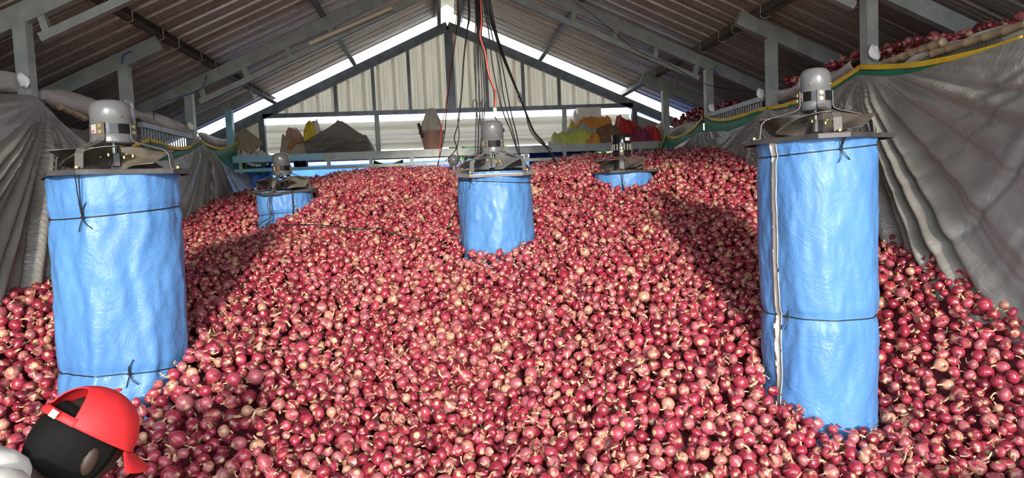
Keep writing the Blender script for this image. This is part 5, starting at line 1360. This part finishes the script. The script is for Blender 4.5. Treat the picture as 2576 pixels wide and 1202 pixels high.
# shirt and trousers follow the body, a little wider
def sub_skin(names, grow, name, mat, pairs):
    idx = {n: k for k, n in enumerate(names)}
    skinned(name, [V[J[n]] for n in names], [(idx[a], idx[b]) for a, b in pairs], [(RAD[J[n]][0] + grow + (0.03 if name == 'shirt' and n in ('collar', 'neck') else 0), RAD[J[n]][1] + grow + (0.03 if name == 'shirt' and n in ('collar', 'neck') else 0)) for n in names], 0, mat, person)
def loft(stations, n=28):
    P = []
    st = bez([np.concatenate([c, [a, b]]) for c, a, b in stations], 6)
    for k, q in enumerate(st):
        c = q[:3]; d = st[min(k + 1, len(st) - 1)][:3] - st[max(k - 1, 0)][:3]; d /= np.linalg.norm(d)
        lat = LAT - LAT.dot(d) * d; lat /= np.linalg.norm(lat); up_ = np.cross(d, lat)
        P.append([c + lat * q[3] * math.copysign(abs(math.cos(t)) ** 0.8, math.cos(t)) + up_ * q[4] * math.sin(t) * (1 + 0.05 * math.sin(5 * t + k * 0.7)) for t in np.linspace(0, 2 * PI, n, endpoint=False)])
    return P
mb = MB().grid(loft([(neck * 0.9 + T1 * 0.1 + np.array([-0.012, -0.01, -0.012]), 0.062, 0.062), (T1, 0.105, 0.078), ((T1 + T2) / 2, 0.178, 0.105), (T2, 0.198, 0.128), (T3, 0.180, 0.125), (T4, 0.172, 0.132), (T4 + np.array([-0.02, -0.01, -0.10]), 0.175, 0.135)]), closed_u=True)
for nm in ('near', 'far'):
    a_, b_ = np.array(V[J[nm + '_shoulder']]), np.array(V[J[nm + '_elbow']])
    mb.tube(bez([a_ + (chest - a_) * 0.45, a_, a_ * 0.5 + b_ * 0.5, b_ + (b_ - a_) * 0.05], 5), [0.10] * 5 + [0.088] * 5 + [0.074] * 6, 16, cap=False)
obj('shirt', mb, 'shirt', person, 'all')
sub_skin(['pelvis', 'near_hip', 'near_knee', 'near_ankle', 'far_hip', 'far_knee', 'far_ankle'], 0.014, 'trousers', 'trousers', [('pelvis', 'near_hip'), ('near_hip', 'near_knee'), ('near_knee', 'near_ankle'), ('pelvis', 'far_hip'), ('far_hip', 'far_knee'), ('far_knee', 'far_ankle')])
# head: shaped ellipsoid with jaw, nose, brow
def head_mesh(n=32, m=24, scale=1.0):
    P = []
    for i in range(m + 1):
        ph = -PI / 2 + PI * i / m; row = []
        for k in range(n):
            t = 2 * PI * k / n; f, l, u = math.cos(ph) * math.cos(t), math.cos(ph) * math.sin(t), math.sin(ph)
            rf, rl, ru = 0.096, 0.076, 0.115
            jaw = max(0, -u)
            x = rf * f * (1 - 0.18 * jaw) + 0.014 * jaw; y = rl * l * (1 - 0.34 * jaw); z = ru * u
            fr = max(0, f) ** 6 * (1 - min(1, abs(l) * 2.2))
            x += 0.026 * fr * math.exp(-((u + 0.10) / 0.20) ** 2) + 0.008 * max(0, f) ** 3 * math.exp(-((u - 0.20) / 0.12) ** 2) - 0.010 * max(0, f) ** 3 * math.exp(-((abs(l) - 0.35) / 0.16) ** 2 - ((u - 0.05) / 0.10) ** 2) + 0.008 * max(0, f) ** 8 * math.exp(-((u + 0.50) / 0.12) ** 2)
            row.append(H3(x * scale, y * scale, z * scale))
        P.append(row)
    return MB().grid(P, closed_u=True)
hd = obj('head', head_mesh(), 'skin', person, 'all')
for s_ in (-1, 1):
    c = H3(-0.005, s_ * 0.078, -0.012)
    P = []
    for i in range(7):
        ph = PI * i / 6 - PI / 2
        P.append([c + fwd * 0.018 * math.cos(ph) * math.cos(t) + upv * 0.031 * math.sin(ph) + lft * s_ * 0.010 * math.cos(ph) * math.sin(t) - fwd * 0.006 * math.sin(ph) for t in np.linspace(0, 2 * PI, 10, endpoint=False)])
    obj('ear', MB().grid(P, closed_u=True), 'skin', hd, 'all')
    c = H3(0.083, s_ * 0.030, 0.010); obj('eye', MB().lathe([(0.0, -0.011), (0.008, -0.008), (0.011, 0), (0.008, 0.008), (0.0, 0.011)], 12, tuple(c)), 'white', hd, 'all')
P = [[H3(0.094 - 0.004 * abs(k - 3), (k - 3) * 0.008, -0.062 + dz) for k in range(7)] for dz in (-0.008, 0.0, 0.008)]
obj('mouth', MB().slab(P, tuple(-fwd * 0.004)), 'cap_red', hd, 'all')
# hair: low shell over the back and sides below the cap
P = []
for i in range(9):
    ph = math.radians(-38 + 75 * i / 8); row = []
    for k in range(25):
        t = math.radians(70 + 220 * k / 24)
        row.append(H3(0.103 * math.cos(ph) * math.cos(t) - 0.002, 0.083 * math.cos(ph) * math.sin(t) * (1 - 0.2 * max(0, -math.sin(ph))), 0.118 * math.sin(ph)))
    P.append(row)
obj('hair', MB().slab(P, tuple(fwd * 0.006)), 'hair', hd, 'all')
# cap: dome with a half-round opening and strap at the back, bill in front
cap = obj('cap', MB(), 'cap_red', person) if False else None
def dome_pt(ph, t):
    f, l, u = math.cos(ph) * math.cos(t), math.cos(ph) * math.sin(t), math.sin(ph)
    return tuple(H3(0.112 * f, 0.092 * l, 0.030 + 0.106 * u))
mb = MB(); m_, n_ = 18, 96; rows = []
for i in range(m_ + 1):
    row = []
    for k in range(n_):
        t = 2 * PI * k / n_; ang = abs(t - PI); q = 1 - (ang / 0.70) ** 2
        ph0 = math.radians(2) + (math.radians(50) * math.sqrt(q) if q > 0 else 0.0)
        row.append(dome_pt(ph0 + (PI / 2 - ph0) * i / m_, t))
    rows.append(row)
mb.grid(rows, closed_u=True)
cap = obj('cap', mb, 'cap_red', person, 'all'); cap['label'] = 'red baseball cap with a rear adjuster opening'
st_rows = [[dome_pt(math.radians(p_), PI + a_) for a_ in np.linspace(-0.78, 0.78, 24)] for p_ in (1.5, 6, 11.5)]
obj('adjuster_strap', MB().slab(st_rows, tuple(-fwd * 0.002)), 'cap_red', cap, 'all')
sd_ = cap.modifiers.new('thick', 'SOLIDIFY'); sd_.thickness = 0.003
obj('button', MB().lathe([(0.0, 0.0), (0.008, 0.0), (0.008, 0.004), (0, 0.007)], 12, tuple(H3(0, 0, 0.137))), 'cap_red', cap, 'all')
rows = []
for i in range(9):
    u = i / 8; row = []
    for k in range(15):
        t = math.radians(-62 + 124 * k / 14); ext = 0.078 * u * math.cos(t * 1.05)
        row.append(H3(0.110 * math.cos(t) + ext, 0.092 * math.sin(t) * (1 + 0.05 * u), 0.034 - 0.014 * u - 0.030 * math.sin(t) ** 2 * (0.2 + u)))
    rows.append(row)
obj('bill', MB().slab(rows, tuple(upv * 0.003)), 'cap_red', cap, 'all')
ptag = H3(-0.114, -0.032, 0.040)
P = [[ptag + lft * a + upv * b for a in (-0.013, 0.013)] for b in (-0.008, 0.008)]
obj('size_tag', MB().slab(P, tuple(-fwd * 0.002)), 'pale_tube', cap)
